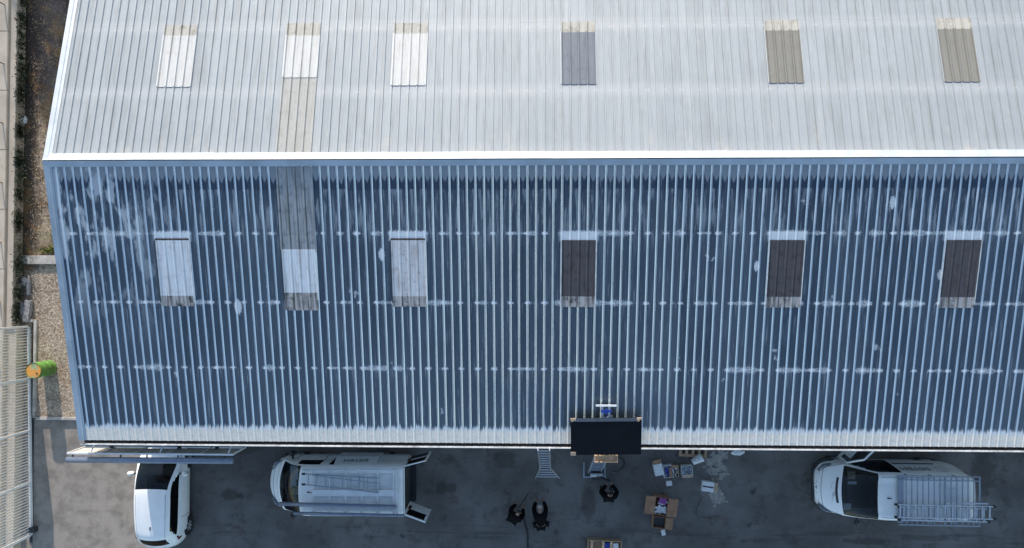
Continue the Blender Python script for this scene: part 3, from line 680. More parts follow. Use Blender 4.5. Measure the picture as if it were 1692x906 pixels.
def van_stations(cowl, head, L, nose=1.0, wr=0.79, boxy=False):
    W = 0.95; H = 1.95
    S = [(0.0, [(0.52, .32), (0.56, .48), (0.54, .62), (0.44, .70), (0.25, .74), (0, .75)]),
         (0.10, [(0.72, .26), (0.78, .48), (0.74, .70), (0.60, .80), (0.33, .85), (0, .87)]),
         (0.32, [(0.86, .24), (0.90, .55), (0.84, .86), (0.70, .95), (0.38, 1.0), (0, 1.02)]),
         (cowl-0.08, [(0.90, .24), (0.94, .62), (0.90, 1.00), (0.83, 1.07), (0.42, 1.15), (0, 1.17)]),
         (cowl+0.06, [(0.91, .24), (0.95, .65), (0.91, 1.03), (0.86, 1.14), (0.44, 1.24), (0, 1.27)]),
         ((cowl+head)/2, [(0.91, .24), (0.95, .65), (0.92, 1.06), (0.83, 1.50), (0.44, 1.60), (0, 1.63)]),
         (head, [(0.91, .24), (0.95, .65), (0.92, 1.08), (wr-0.01, 1.80), (0.43, 1.88), (0, 1.90)]),
         (head+0.3, [(0.91, .24), (0.95, .65), (0.92, 1.08), (wr, 1.86), (0.44, 1.93), (0, 1.945)]),
         (head+1.05, [(0.91, .24), (0.95, .65), (0.92, 1.08), (wr, 1.88), (0.45, 1.94), (0, 1.96)]),
         (L-0.75, [(0.91, .24), (0.95, .65), (0.92, 1.08), (wr, 1.88), (0.45, 1.94), (0, 1.96)])]
    if boxy: S += [(L-0.12, [(0.90, .26), (0.94, .65), (0.91, 1.08), (wr, 1.87), (0.45, 1.93), (0, 1.95)]),
                   (L, [(0.88, .28), (0.92, .65), (0.89, 1.08), (wr-0.03, 1.84), (0.44, 1.90), (0, 1.92)])]
    else: S += [(L-0.35, [(0.86, .26), (0.90, .65), (0.86, 1.08), (wr-0.05, 1.84), (0.43, 1.91), (0, 1.93)]),
                (L-0.08, [(0.74, .30), (0.78, .65), (0.74, 1.08), (wr-0.17, 1.70), (0.38, 1.78), (0, 1.80)]),
                (L, [(0.64, .34), (0.68, .65), (0.64, 1.08), (wr-0.26, 1.55), (0.32, 1.62), (0, 1.64)])]
    return S
def van_common(root, cowl, head, L, st, parts, belt=1.08):
    seam = vehicle_shell(root, st, L, parts)
    h = L/2
    seam([(1.3+0.0, v/6, 1) for v in range(14, 31)]+[(1.3, v/6, -1) for v in range(29, 13, -1)])
    for s_ in (1, -1):
        seam([(u/6, 2.5, s_) for u in range(8, 21)])
        seam([(5.0, v/6, s_) for v in range(2, 13)]); seam([(7.75, v/6, s_) for v in range(2, 17)]); seam([(u/6, 3.35, s_) for u in range(38, 52)], 'roof_seam', 0.006)
    for sd_ in (1, -1):
        for d in (0.95, L-0.95):
            arch(root, h-d, 0.925*sd_, 0.33, sd_); wheel(root, h-d, 0.825*sd_, 0.33, sd_)
    MB().box(h-head-1.6, h-cowl-0.15, -0.84, 0.84, 0.35, 0.42).build('cabin_floor', 'interior', root)
    MB().box(h-cowl-0.55, h-cowl-0.05, -0.82, 0.82, 0.80, 1.02).build('dashboard', 'interior', root, bevel=0.05)
    MB().box(h-head-1.25, h-head-1.2, -0.76, 0.76, 0.43, 1.80).build('bulkhead', 'interior', root)
    seats(root, (h-head-0.45,), 0.9, 0.85)
    seam([(u/6, 1.0, 1) for u in range(15, -1, -1)]+[(u/6, 1.0, -1) for u in range(0, 16)], 'bumper', 0.10)

# left van: open doors, nose towards -X
V1L = 5.10; v1 = empty('panel_van', (at(450, 812, .6).x+V1L/2-0.02, -10.80, 0), math.pi+R(0.5))
tag(v1, 'white panel van with open rear doors and two pipes on its roof', 'van')
st = van_stations(0.50, 1.42, V1L, wr=0.87, boxy=True)
van_common(v1, 0.50, 1.42, V1L, st, [
    ('windscreen', 'glass', lambda u, v, s: 3.75 < u < 6.0 and v > 3.0),
    ('side_window', 'glass_dark', lambda u, v, s: 5.5 < u < 7.7 and 2.15 < v < 2.8),
    ('door_opening', None, lambda u, v, s: s == -1 and 8.02 < u < 8.5 and 0.6 < v < 2.8)])
h = V1L/2
MB().box(-h+0.1, h-2.7, -0.86, 0.86, 0.40, 0.46).build('cargo_floor', 'interior', v1)
MB().box(-h+0.15, h-2.7, 0.70, 0.72, 0.47, 1.75).build('cargo_lining', 'interior', v1)
MB().box(-h-0.012, -h-0.004, -0.78, 0.78, 0.42, 1.78).build('rear_opening', 'interior', v1)
MB().box(-h-0.05, -h-0.013, -0.80, 0.80, 1.79, 1.84).build('rear_header', 'white_paint', v1)
MB().box(-h-0.22, -h-0.013, -0.80, 0.80, 0.36, 0.46).build('rear_bumper', 'black_plastic', v1, bevel=0.02)
# sliding side door pushed back on the right (+Y) side, upper half leans in
sl = MB(); sl.v = [Vector(q) for q in ((-1.55, -0.985, .35), (0.0, -0.985, .35), (0.0, -1.02, 1.08), (-1.55, -1.02, 1.08), (-1.55, -0.90, 1.80), (-0.1, -0.90, 1.80), (-1.55, -0.93, .35), (0.0, -0.93, .35), (0.0, -0.965, 1.08), (-1.55, -0.965, 1.08), (-1.55, -0.86, 1.80), (-0.1, -0.86, 1.80))]
sl.f = [(0, 1, 2, 3), (3, 2, 5, 4), (7, 6, 9, 8), (8, 9, 10, 11), (4, 5, 11, 10), (1, 7, 8, 2), (2, 8, 11, 5), (0, 3, 9, 6), (3, 4, 10, 9), (0, 6, 7, 1)]
sdoor = sl.build('sliding_door', 'white_paint', v1); sdoor['label'] = 'sliding side door pushed back'
text('lettering', 'SISTEM', 0.30, 'grey_letter', (-0.8, -0.975, 1.45), (R(80.5), 0, 0), sdoor)
# rear doors
def rear_door(y, sgn, ang):
    m = Matrix.Translation((-h-0.02, y, 0)) @ Matrix.Rotation(ang, 4, 'Z')
    prof = [(0.0, .42), (0.0, 1.80)]
    mb = MB(); mb.box(-0.80, -0.0, -0.02, 0.02, 0.42, 1.08, m); mb.box(-0.80, -0.74, -0.02, 0.02, 1.081, 1.80, m); mb.box(-0.06, 0.0, -0.02, 0.02, 1.081, 1.80, m); mb.box(-0.739, -0.061, -0.02, 0.02, 1.72, 1.80, m)
    d_ = mb.build('rear_door', 'white_paint', v1)
    MB().box(-0.739, -0.061, -0.006, 0.006, 1.082, 1.719, m).build('pane', 'glass_dark', d_)
    MB().box(-0.72, -0.08, -0.028 if sgn < 0 else 0.021, -0.021 if sgn < 0 else 0.028, 0.5, 1.0, m).build('door_card', 'interior', d_)
    MB().box(-0.12, -0.02, -0.05, 0.05, 0.85, 1.15, m).build('tail_lamp', 'red', d_)
rear_door(-0.84, -1, R(14)); rear_door(0.84, 1, R(-20))
MB().bar((-h-0.75, 0.84+0.16, 1.9), (-h-0.8, 0.84+0.02, 1.9), 0.02, 0.02).build('door_stay', 'alu', v1)
mirror(v1, h-0.95, 0.93, 1.05, 1); mirror(v1, h-0.95, -0.93, 1.05, -1)
MB().tube([(h-1.75, 0.02, 1.93), (h-1.92, 0.02, 2.02)], [0.03, 0.008], 8).build('antenna', 'black_plastic', v1)
for s_ in (1, -1):
    MB().tube([(h-0.10, 0.50*s_, 0.80), (h-0.24, 0.72*s_, 0.84), (h-0.44, 0.85*s_, 0.88)], [0.05, 0.065, 0.03], 8).build('headlight', 'lamp', v1, smooth=True)
# wiper
MB().bar((h-0.62, -0.3, 1.33), (h-0.66, 0.45, 1.33), 0.02, 0.015).build('wiper', 'black_plastic', v1)
# roof rack of the left van
rk = MB()
for i in range(6):
    x = h-2.0-i*0.56; rk.box(x-0.03, x+0.03, -0.80, 0.80, 2.02, 2.05)
rk.box(h-4.85, h-1.97, -0.10, 0.12, 2.051, 2.075)
for y in (-0.78, 0.78): rk.box(h-4.9, h-1.9, y-0.02, y+0.02, 2.051, 2.085)
rk.box(h-4.95, h-4.87, -0.80, 0.80, 2.02, 2.05)
for i in (0, 2, 4, 5):
    for y in (-0.76, 0.72): x = h-2.0-i*0.56; rk.box(x-0.025, x+0.025, y, y+0.04, 1.86, 2.019)
rk.build('roof_rack', 'white_panel', v1)
for i in range(5):
    for y0_, y1_ in ((-0.62, -0.16), (0.18, 0.66)):
        x = h-2.0-i*0.56; MB().box(x-0.50, x-0.06, y0_, y1_, 1.952, 1.972).build('roof_pressing', 'pressing', v1, bevel=0.008)
# pipes and light ladder lying on the left van (things of their own)
def on(root, x, y, z): return root.matrix_basis @ Vector((x, y, z))
def loose(name, mb, mat, root, label, cat, group=None, smooth=False):
    o = mb.build(name, mat, None, smooth=smooth); o.location = root.location; o.rotation_euler = root.rotation_euler; return tag(o, label, cat, group)
for k, (x0_, x1_, y0_, y1_, r_, lb) in enumerate(((h-0.85, h-4.92, 0.36, 0.46, 0.07, 'thicker of two blue grey pipes on the roof of the van with open doors'),
                                              (h-1.35, h-5.2, 0.68, 0.76, 0.055, 'thinner of two blue grey pipes along the roof edge of the van with open doors'))):
    loose('steel_pipe', MB().tube([(x0_, y0_, 2.15), (x1_, y1_, 2.15)], r_, 12), 'steel_blue', v1, lb, 'pipe', 'pipes on the van roof', True)
ld = empty('light_ladder', v1.location, v1.rotation_euler[2]); tag(ld, 'thin dark tapering stepladder lying on the roof rack of the van with open doors', 'ladder')
m_ = MB(); m_.bar((h-1.72, -0.66, 2.12), (h-4.3, -0.52, 2.12), 0.03, 0.04); m_.bar((h-1.72, -0.30, 2.12), (h-4.3, -0.02, 2.12), 0.03, 0.04); m_.bar((h-2.0, -0.62, 2.16), (h-4.3, -0.35, 2.16), 0.02, 0.03)
m_.build('rail', 'steel_grey', ld)
for i in range(9):
    t = 0.05+i*0.115; x = h-1.72-2.58*t; MB().bar((x, -0.66+0.14*t+0.02, 2.12), (x, -0.30+0.28*t-0.02, 2.12), 0.025, 0.02).build('rung', 'steel_grey', ld)
for y in (-0.66, -0.30): MB().box(h-1.74, h-1.62, y-0.03, y+0.03, 2.09, 2.15).build('foot', 'rubber', ld)
for nm, x, y, sx_, sy_, mt, lb in (('paper_sheet', h-0.98, -0.42, .28, .5, 'paper', 'white papers under the windscreen of the van with open doors, nearest the building'),
                               ('paper_sheet', h-0.95, -0.02, .22, .30, 'paper', 'white paper in the middle of the dashboard of the van with open doors'),
                               ('folder', h-1.03, 0.22, .30, .30, 'card_yellow', 'yellowish folder on the dashboard of the van with open doors')):
    loose(nm, MB().box(x-sx_/2, x+sx_/2, y-sy_/2, y+sy_/2, 1.035, 1.045), mt, v1, lb, 'paper')

# right van
V2L = 5.10; v2 = empty('delivery_van', (at(1344, 815, .6).x+V2L/2-0.02, -10.83, 0), math.pi-R(0.6))
tag(v2, 'white van with its front door open and aluminium ladders on a barred roof rack', 'van')
st = van_stations(0.72, 1.68, V2L, wr=0.79)
van_common(v2, 0.72, 1.68, V2L, st, [
    ('windscreen', 'glass', lambda u, v, s: 3.75 < u < 6.0 and v > 3.0),
    ('door_opening', None, lambda u, v, s: s == -1 and 4.6 < u < 7.8 and 0.7 < v < 2.9 and v < 2.0+(u-4.0)*0.6),
    ('side_window', 'glass_dark', lambda u, v, s: 5.5 < u < 7.7 and 2.15 < v < 2.8)])
h = V2L/2
text('lettering', 'SISTEM', 0.34, 'grey_letter', (h-3.15, -0.905, 1.50), (R(80.5), 0, 0), v2)
def ringmesh(c, r0, r1, nseg=40, arcs=((0, 360),)):
    m_ = MB()
    for a0, a1 in arcs:
        k = max(3, int(nseg*(a1-a0)/360)); 
        for i in range(k):
            q0 = R(a0+(a1-a0)*i/k); q1 = R(a0+(a1-a0)*(i+1)/k)
            m_.quad((c[0]+r0*math.cos(q0), c[1]+r0*math.sin(q0), 0), (c[0]+r1*math.cos(q0), c[1]+r1*math.sin(q0), 0), (c[0]+r1*math.cos(q1), c[1]+r1*math.sin(q1), 0), (c[0]+r0*math.cos(q1), c[1]+r0*math.sin(q1), 0))
    return m_
def emblem(name, loc, rot, s, mat):
    m_ = ringmesh((0, 0), 0.86*s, 1.0*s, arcs=((10, 170), (190, 350))); m_.v += []
    q = ringmesh((0.1*s, 0.1*s), 0.42*s, 0.52*s, arcs=((60, 330),)); b = len(m_.v); m_.v += q.v; m_.f += [tuple(i+b for i in f_) for f_ in q.f]
    o = m_.build(name, mat, v2); o.location = loc; o.rotation_euler = rot
emblem('emblem', (h-4.05, 0-0.905, 1.50), (R(80.5), 0, 0), 0.22, 'faint_letter')
text('lettering', 'SISTEM', 0.14, 'faint_letter', (h-0.52, 0.28, 1.10), (0, R(14), R(90)), v2)
e2 = None
emblem('emblem', (h-0.54, -0.14, 1.108), (0, R(12), 0), 0.11, 'faint_letter')
# bonnet vent below the windscreen, headlights, grille chevrons
vt = []
for i in range(9):
    a = -1+i/4; vt.append((h-0.62-0.06*abs(a)**2*0.9, a*0.44, 1.155-0.012*a*a))
m_ = MB(); 
for a, b in zip(vt, vt[1:]): m_.bar(a, b, 0.10, 0.03)
m_.build('bonnet_vent', 'black_plastic', v2)
for s_ in (1, -1):
    MB().tube([(h-0.12, 0.60*s_, 0.76), (h-0.30, 0.78*s_, 0.84), (h-0.52, 0.86*s_, 0.90)], [0.05, 0.075, 0.035], 8).build('headlight', 'lamp', v2, smooth=True)
    MB().bar((h-0.02, 0.0, 0.80), (h-0.10, 0.10*s_, 0.80), 0.03, 0.06).build('grille_chevron', 'chrome', v2)
    MB().bar((h-0.03, 0.12*s_, 0.79), (h-0.16, 0.55*s_, 0.80), 0.02, 0.02).build('grille_trim', 'chrome', v2)
    MB().bar((h-0.60, 0.05+0.4*s_, 1.25), (h-1.05+0.1, 0.0+0.4*s_, 1.25), 0.02, 0.015)
MB().bar((h-0.80, -0.35, 1.33), (h-0.85, 0.42, 1.33), 0.02, 0.015).build('wiper', 'black_plastic', v2)
MB().tube([(h-1.98, 0.02, 1.93), (h-2.12, 0.02, 2.0)], [0.03, 0.008], 8).build('antenna', 'black_plastic', v2)
mirror(v2, h-1.35, 0.93, 1.05, 1)
# open front door (right side)
m = Matrix.Translation((h-0.98, -0.955, 0)) @ Matrix.Rotation(R(48), 4, 'Z')
mb = MB(); mb.box(-1.02, 0.0, -0.035, 0.035, 0.35, 1.06, m)
mb.bar(m @ Vector((0, 0, 1.06)), m @ Vector((-0.42, 0.06, 1.72)), 0.05, 0.05); mb.bar(m @ Vector((-0.42, 0.06, 1.72)), m @ Vector((-1.0, 0.06, 1.78)), 0.05, 0.05); mb.bar(m @ Vector((-1.0, 0.06, 1.78)), m @ Vector((-1.0, 0, 1.06)), 0.06, 0.05)
dd = mb.build('front_door', 'white_paint', v2); dd['label'] = 'front side door swung open'
MB().quad(*[m @ Vector(q) for q in ((-0.03, 0.0, 1.07), (-0.98, 0.0, 1.07), (-0.98, 0.055, 1.75), (-0.43, 0.055, 1.70))]).build('pane', 'glass_dark', dd)
MB().box(-0.98, -0.05, 0.036, 0.07, 0.42, 1.04, m).build('door_card', 'interior', dd)
mm_ = m @ Vector((-0.08, 0, 1.1)); MB().box(-0.18, -0.04, -0.28, -0.05, 1.06, 1.24, m).build('mirror', 'black_plastic', dd, bevel=0.02)
# side rail and rear lamps
MB().box(-h+1.05, h-2.6, -0.962, -0.945, 0.98, 1.03).build('slide_rail', 'black_plastic', v2)
for s_ in (1, -1): MB().box(-h+0.05, -h+0.20, 0.69*s_-0.05, 0.69*s_+0.05, 0.9, 1.35).build('tail_lamp', 'red', v2, bevel=0.02)
# rack
rk = MB(); n_ = 14
for i in range(n_):
    x = h-2.55-i*0.188-0.0; rk.box(x-0.014, x+0.014, -0.80, 0.84, 2.05, 2.075)
for y in (-0.80, -0.66, 0.86): rk.box(h-5.0, h-2.3, y-0.016, y+0.016, 2.076, 2.105)
for i in range(4):
    for y in (-0.78, 0.80): x = h-2.6-i*0.8; rk.box(x-0.03, x+0.03, y-0.02, y+0.02, 1.84, 2.049)
rk.box(h-3.86, h-3.82, -0.78, 0.84, 2.052, 2.08); rk.box(-h+0.07, -h+0.10, -0.80, 0.3, 2.04, 2.07)
rk.build('roof_rack', 'steel_grey', v2)
MB().box(h-2.47, h-2.28, -0.80, 0.82, 2.0, 2.06).build('rack_deflector', 'steel_grey', v2, bevel=0.015)
MB().box(h-4.35, h-3.9, -0.36, 0.1, 1.972, 1.985).build('roof_hatch', 'white_panel', v2)
def ladder(nm, x0_, x1_, y0_, y1_, z, nr_, label):
    l = empty(nm, v2.location, v2.rotation_euler[2]); tag(l, label, 'ladder', 'ladders on the right van')
    for y in (y0_, y1_):
        MB().bar((x0_, y, z), (x1_, y, z), 0.035, 0.07).build('rail', 'alu', l)
        MB().box(min(x0_, x1_)-0.06, min(x0_, x1_)+0.02, y-0.03, y+0.03, z-0.045, z+0.045).build('foot', 'rubber', l)
        MB().box(max(x0_, x1_)-0.02, max(x0_, x1_)+0.06, y-0.03, y+0.03, z-0.045, z+0.045).build('foot', 'rubber', l)
    for i in range(nr_):
        x = x0_+(x1_-x0_)*(i+0.5)/nr_; MB().bar((x, y0_, z), (x, y1_, z), 0.04, 0.03).build('rung', 'alu', l)
ladder('aluminium_ladder', h-2.15, h-5.36, 0.14, 0.56, 2.22, 13, 'long aluminium ladder lying on top along the side of the right van roof rack')
ladder('aluminium_ladder', h-2.30, h-5.22, 0.24, 0.68, 2.14, 12, 'aluminium ladder lying underneath the longest one on the right van roof rack')
tag(loose('roof_bar', MB().box(h-5.2, h-4.35, 0.04, 0.09, 2.15, 2.2), 'alu', v2, 'short aluminium bar lying beside the ladders at the rear of the right van rack', 'bar'))
for nm, x, y, sx_, sy_, mt, lb in (('small_box', h-1.15, -0.52, .26, .26, 'card_pale', 'small beige box under the windscreen of the right van, nearest the building'),
                               ('paper_sheet', h-1.03, 0.60, .26, .22, 'paper', 'pale blue white paper under the windscreen of the right van, away from the building'),
                               ('paper_scrap', h-1.2, -0.24, .30, .10, 'paper', 'crumpled paper in the middle under the windscreen of the right van')):
    loose(nm, MB().box(x-sx_/2, x+sx_/2, y-sy_/2, y+sy_/2, 1.035, 1.06 if nm != 'small_box' else 1.12), mt, v2, lb, 'box' if nm == 'small_box' else 'paper')

# hatchback
CL = 4.0
car = empty('hatchback_car', (-13.58, -9.30-CL/2, 0), R(90)); tag(car, 'white hatchback parked at the left half under the sign frame, seen from above', 'car')
CS = [(0.0, [(0.45, .25), (0.50, .42), (0.48, .55), (0.38, .62), (0.2, .65), (0, .66)]),
      (0.12, [(0.66, .22), (0.72, .42), (0.68, .62), (0.52, .72), (0.28, .76), (0, .77)]),
      (0.40, [(0.78, .20), (0.82, .48), (0.77, .74), (0.62, .84), (0.32, .89), (0, .91)]),
      (0.64, [(0.80, .20), (0.85, .52), (0.80, .84), (0.70, .92), (0.36, .98), (0, 1.0)]),
      (0.79, [(0.80, .20), (0.85, .54), (0.81, .88), (0.73, .96), (0.37, 1.04), (0, 1.06)]),
      (1.20, [(0.80, .20), (0.86, .55), (0.81, .91), (0.68, 1.22), (0.36, 1.29), (0, 1.31)]),
      (1.62, [(0.80, .20), (0.86, .55), (0.81, .93), (0.63, 1.38), (0.34, 1.44), (0, 1.455)]),
      (2.20, [(0.80, .20), (0.86, .55), (0.81, .94), (0.63, 1.41), (0.34, 1.47), (0, 1.485)]),
      (3.05, [(0.80, .20), (0.86, .56), (0.81, .97), (0.60, 1.37), (0.33, 1.43), (0, 1.445)]),
      (3.45, [(0.79, .21), (0.85, .57), (0.79, .99), (0.56, 1.29), (0.31, 1.36), (0, 1.375)]),
      (3.78, [(0.74, .23), (0.81, .58), (0.75, .93), (0.58, 1.02), (0.33, 1.08), (0, 1.10)]),
      (3.93, [(0.66, .25), (0.72, .55), (0.68, .80), (0.54, .87), (0.30, .90), (0, .91)]),
      (4.0, [(0.58, .28), (0.62, .50), (0.58, .66), (0.46, .72), (0.26, .75), (0, .76)])]
cseam = vehicle_shell(car, CS, CL, [
    ('windscreen', 'glass', lambda u, v, s: 3.65 < u < 6.0 and v > 3.15),
    ('side_window', 'glass_dark', lambda u, v, s: 4.7 < u < 9.0 and 2.15 < v < 2.85 and v < 2.3+(u-4.7)*0.8 and v < 2.2+(9.0-u)*0.9),
    ('rear_window', 'glass_dark', lambda u, v, s: 9.15 < u < 10.0 and v > 3.3)], rbow=0.28)
h = CL/2
for s_ in (1, -1):
    cseam([(5.0, v/6, s_) for v in range(2, 13)]); cseam([(7.7, v/6, s_) for v in range(2, 12)]); cseam([(u/6, 3.3, s_) for u in range(38, 55)], 'roof_seam', 0.005)
cseam([(9.2, v/6, 1) for v in range(20, 31)]+[(9.2, v/6, -1) for v in range(29, 19, -1)])
for s_ in (1, -1):
    for d in (0.78, 3.28):
        arch(car, h-d, 0.84*s_, 0.31, s_); wheel(car, h-d, 0.755*s_, 0.31, s_)
    mirror(car, h-1.20, 0.80*s_, 0.92, s_, 'white_paint')
    MB().tube([(-h+0.50, 0.795*s_, 0.80), (-h+0.46, 0.765*s_, 0.92), (-h+0.58, 0.745*s_, 1.02)], [0.04, 0.06, 0.03], 8).build('tail_lamp', 'red', car, smooth=True)
    MB().tube([(h-0.16, 0.50*s_, 0.66), (h-0.34, 0.70*s_, 0.74), (h-0.6, 0.77*s_, 0.80)], [0.05, 0.06, 0.03], 8).build('headlight', 'lamp', car, smooth=True)
    MB().bar((-0.1, 0.862*s_, 0.80), (0.06, 0.862*s_, 0.80), 0.02, 0.025).build('door_handle', 'white_paint', car)
MB().box(-1.5, h-1.0, -0.74, 0.74, 0.3, 0.36).build('cabin_floor', 'interior', car)
MB().box(h-1.35, h-1.0, -0.66, 0.66, 0.65, 0.86).build('dashboard', 'interior', car, bevel=0.05)
seats(car, (0.1, -0.8), 0.75, 0.62)
MB().tube([(-0.98, 0, 1.44), (-1.08, 0, 1.50)], [0.03, 0.012], 8).build('antenna', 'black_plastic', car)
MB().bar((h-0.92, -0.1, 1.09), (h-1.0, 0.5, 1.08), 0.018, 0.015).build('wiper', 'black_plastic', car)
MB().box(-h+0.02, -h+0.12, -0.26, 0.26, 0.86, 0.90).build('tailgate_handle', 'black_plastic', car)

# ------------------------------------------------------------------ solar lift, panel, ladder
# elevator: a rail ladder from the yard to the eave and a short head lying on the roof
lift = empty('ladder_lift', (2.68, -10.75, 0)); tag(lift, 'aluminium ladder hoist leaning on the eave with its white T head on the roof', 'hoist')
def L_(p): return Vector(p)-Vector((2.68, -10.75, 0))
kx = 2.30; knee = Vector((kx, EY-0.12, EAVE+0.16)); foot = Vector((kx+0.12, -10.55, 0.05))
for s_ in (-0.20, 0.20):
    MB().bar(L_(foot+Vector((s_*1.1, 0, 0))), L_(knee+Vector((s_, 0, 0))), 0.05, 0.07).build('rail', 'steel_grey', lift)
for i in range(15):
    t = (i+0.5)/15; p = foot.lerp(knee, t); MB().bar(L_(p+Vector((-0.2, 0, 0))), L_(p+Vector((0.2, 0, 0))), 0.03, 0.03).build('rung', 'steel_grey', lift)
def rp(x, s, hgt): return slope_pt(x, s, hgt, -1)
hx = at(1001, 680, 5).x
for s_ in (-0.10, 0.10):
    MB().bar(L_(rp(hx+s_, 7.33, 0.16)), L_(rp(hx+s_, 8.8, 0.16)), 0.055, 0.06).build('head_rail', 'white_panel', lift)
MB().bar(L_(rp(hx-0.31, 7.33, 0.22)), L_(rp(hx+0.31, 7.33, 0.22)), 0.05, 0.06).build('head_bar', 'white_panel', lift)
MB().bar(L_(rp(hx-0.16, 7.50, 0.25)), L_(rp(hx+0.16, 7.50, 0.25)), 0.07, 0.05).build('blue_clamp', 'blue', lift)
MB().bar(L_(rp(hx+0.0, 7.42, 0.28)), L_(rp(hx+0.0, 7.58, 0.28)), 0.07, 0.05).build('blue_clamp', 'blue', lift)
MB().tube([L_(rp(hx-0.06, 7.72, 0.2)), L_(rp(hx+0.06, 7.72, 0.2))], 0.05, 10).build('pulley', 'chrome', lift)
MB().tube([L_(rp(hx+0.17, 7.68, 0.16)), L_(rp(hx+0.20, 7.78, 0.16))], 0.03, 8).build('bolt', 'alu', lift)
# base: feet, motor
bp = at(1001, 772, 0.2)
MB().box(-0.42, 0.44, -0.03, 0.03, 0.02, 0.08).build('base_bar', 'steel_grey', lift).location = L_((2.42, -10.72, 0))
for q_ in (-0.42, 0.36): MB().box(q_, q_+0.06, 0.031, 0.55, 0.02, 0.08).build('base_foot', 'steel_grey', lift).location = L_((2.42, -10.72, 0))
MB().box(-0.14, 0.22, -0.22, 0.06, 0.25, 0.52).build('winch_motor', 'dark_steel', lift, bevel=0.02).location = L_((2.42, -10.50, 0))
MB().tube([(-0.2, 0, 0), (0.26, 0, 0)], 0.07, 12).build('winch_drum', 'alu', lift).location = L_((2.42, -10.50, 0.62))
# wooden tray on the carriage
tp = at(1001.5, 758.5, 4.62)
tr = empty('wooden_tray', (tp.x, tp.y, 4.55)); tag(tr, 'shallow pale wooden tray hanging on the hoist just below the solar panel', 'tray')
MB().box(-0.36, 0.36, -0.11, 0.11, 0, 0.02).build('base_board', 'wood', tr)
for a in ((-0.36, 0.36, -0.11, -0.085), (-0.36, 0.36, 0.085, 0.11), (-0.36, -0.335, -0.0845, 0.0845), (0.335, 0.36, -0.0845, 0.0845)): MB().box(*a, 0.021, 0.09).build('side_board', 'wood', tr)
# carriage bracket holding tray
MB().bar(L_((tp.x, tp.y+0.1, 4.53)), L_((kx, EY-0.25, 4.60)), 0.3, 0.03).build('carriage', 'dark_steel', lift)
# panel
c00 = (942, 692); PH = 0.30
def rpix(px, py, hgt):
    d = RM @ Vector(((px-846)/F, -(py-453)/F, -1)); n_ = Vector((0, -SINS, COSS)); p0_ = slope_pt(0, 0, hgt, -1)
    return CAM + d*((p0_-CAM).dot(n_)/d.dot(n_))
A = rpix(943, 692, PH); B = rpix(1060.5, 691, PH); D_ = rpix(943.5, 752, PH)
pw = (B-A).length; ph = (D_-A).length
pan = empty('solar_panel', A); tag(pan, 'black solar panel being hoisted over the eave, with cardboard corner guards', 'solar panel')
pan.rotation_euler = Euler((math.atan(TS), 0, math.atan2(B.y-A.y, B.x-A.x)), 'XYZ')
MB().box(0.03, pw-0.03, -ph+0.03, -0.03, -0.03, -0.004).build('cell_sheet', 'pv', pan)
fr = MB(); fr.box(0, pw, -0.03, 0, -0.035, 0); fr.box(0, pw, -ph, -ph+0.03, -0.035, 0); fr.box(0, 0.03, -ph+0.0305, -0.0305, -0.035, 0); fr.box(pw-0.03, pw, -ph+0.0305, -0.0305, -0.035, 0)
fr.build('frame', 'pv', pan)
MB().box(0.05, pw-0.05, -0.10, -0.0, -0.001, 0.008).build('edge_strip', 'pv_frame', pan)
for x, y in ((-0.01, 0.02), (pw-0.15, 0.02), (-0.01, -ph+0.10)):
    m_ = MB(); m_.box(x, x+0.16, y-0.07 if y > -0.5 else y-0.11, y, 0.009, 0.028); m_.box(x+0.02, x+0.08, y-0.12, y-0.071 if y > -0.5 else y-0.111, 0.009, 0.02)
    m_.build('corner_guard', 'card_pale' if y < -0.5 else 'wood', pan)
# extension ladder with flared base
la = empty('flared_ladder', (0.62, -10.75, 0)); tag(la, 'aluminium ladder with a flared foot leaning on the gutter left of the solar panel', 'ladder')
top = Vector((0.45, EY-0.17, EAVE+0.08)); kn = at(901, 774, 1.0); ft = at(905, 790, 0.03)
def lad(a, wa, b, wb, n_, nm='rung'):
    O = Vector((0.62, -10.75, 0)); X = Vector((1, 0, 0))
    for s_ in (-1, 1): MB().bar(a+X*s_*wa/2-O, b+X*s_*wb/2-O, 0.035, 0.06).build('rail', 'alu', la)
    for i in range(n_):
        t = (i+0.5)/n_; p = a.lerp(b, t); ww = wa+(wb-wa)*t; MB().bar(p-X*ww/2-O, p+X*ww/2-O, 0.03, 0.02).build('rung', 'alu', la)
lad(top, 0.36, kn, 0.37, 8); lad(kn+Vector((0, -0.02, -0.02)), 0.40, ft, 0.90, 4)

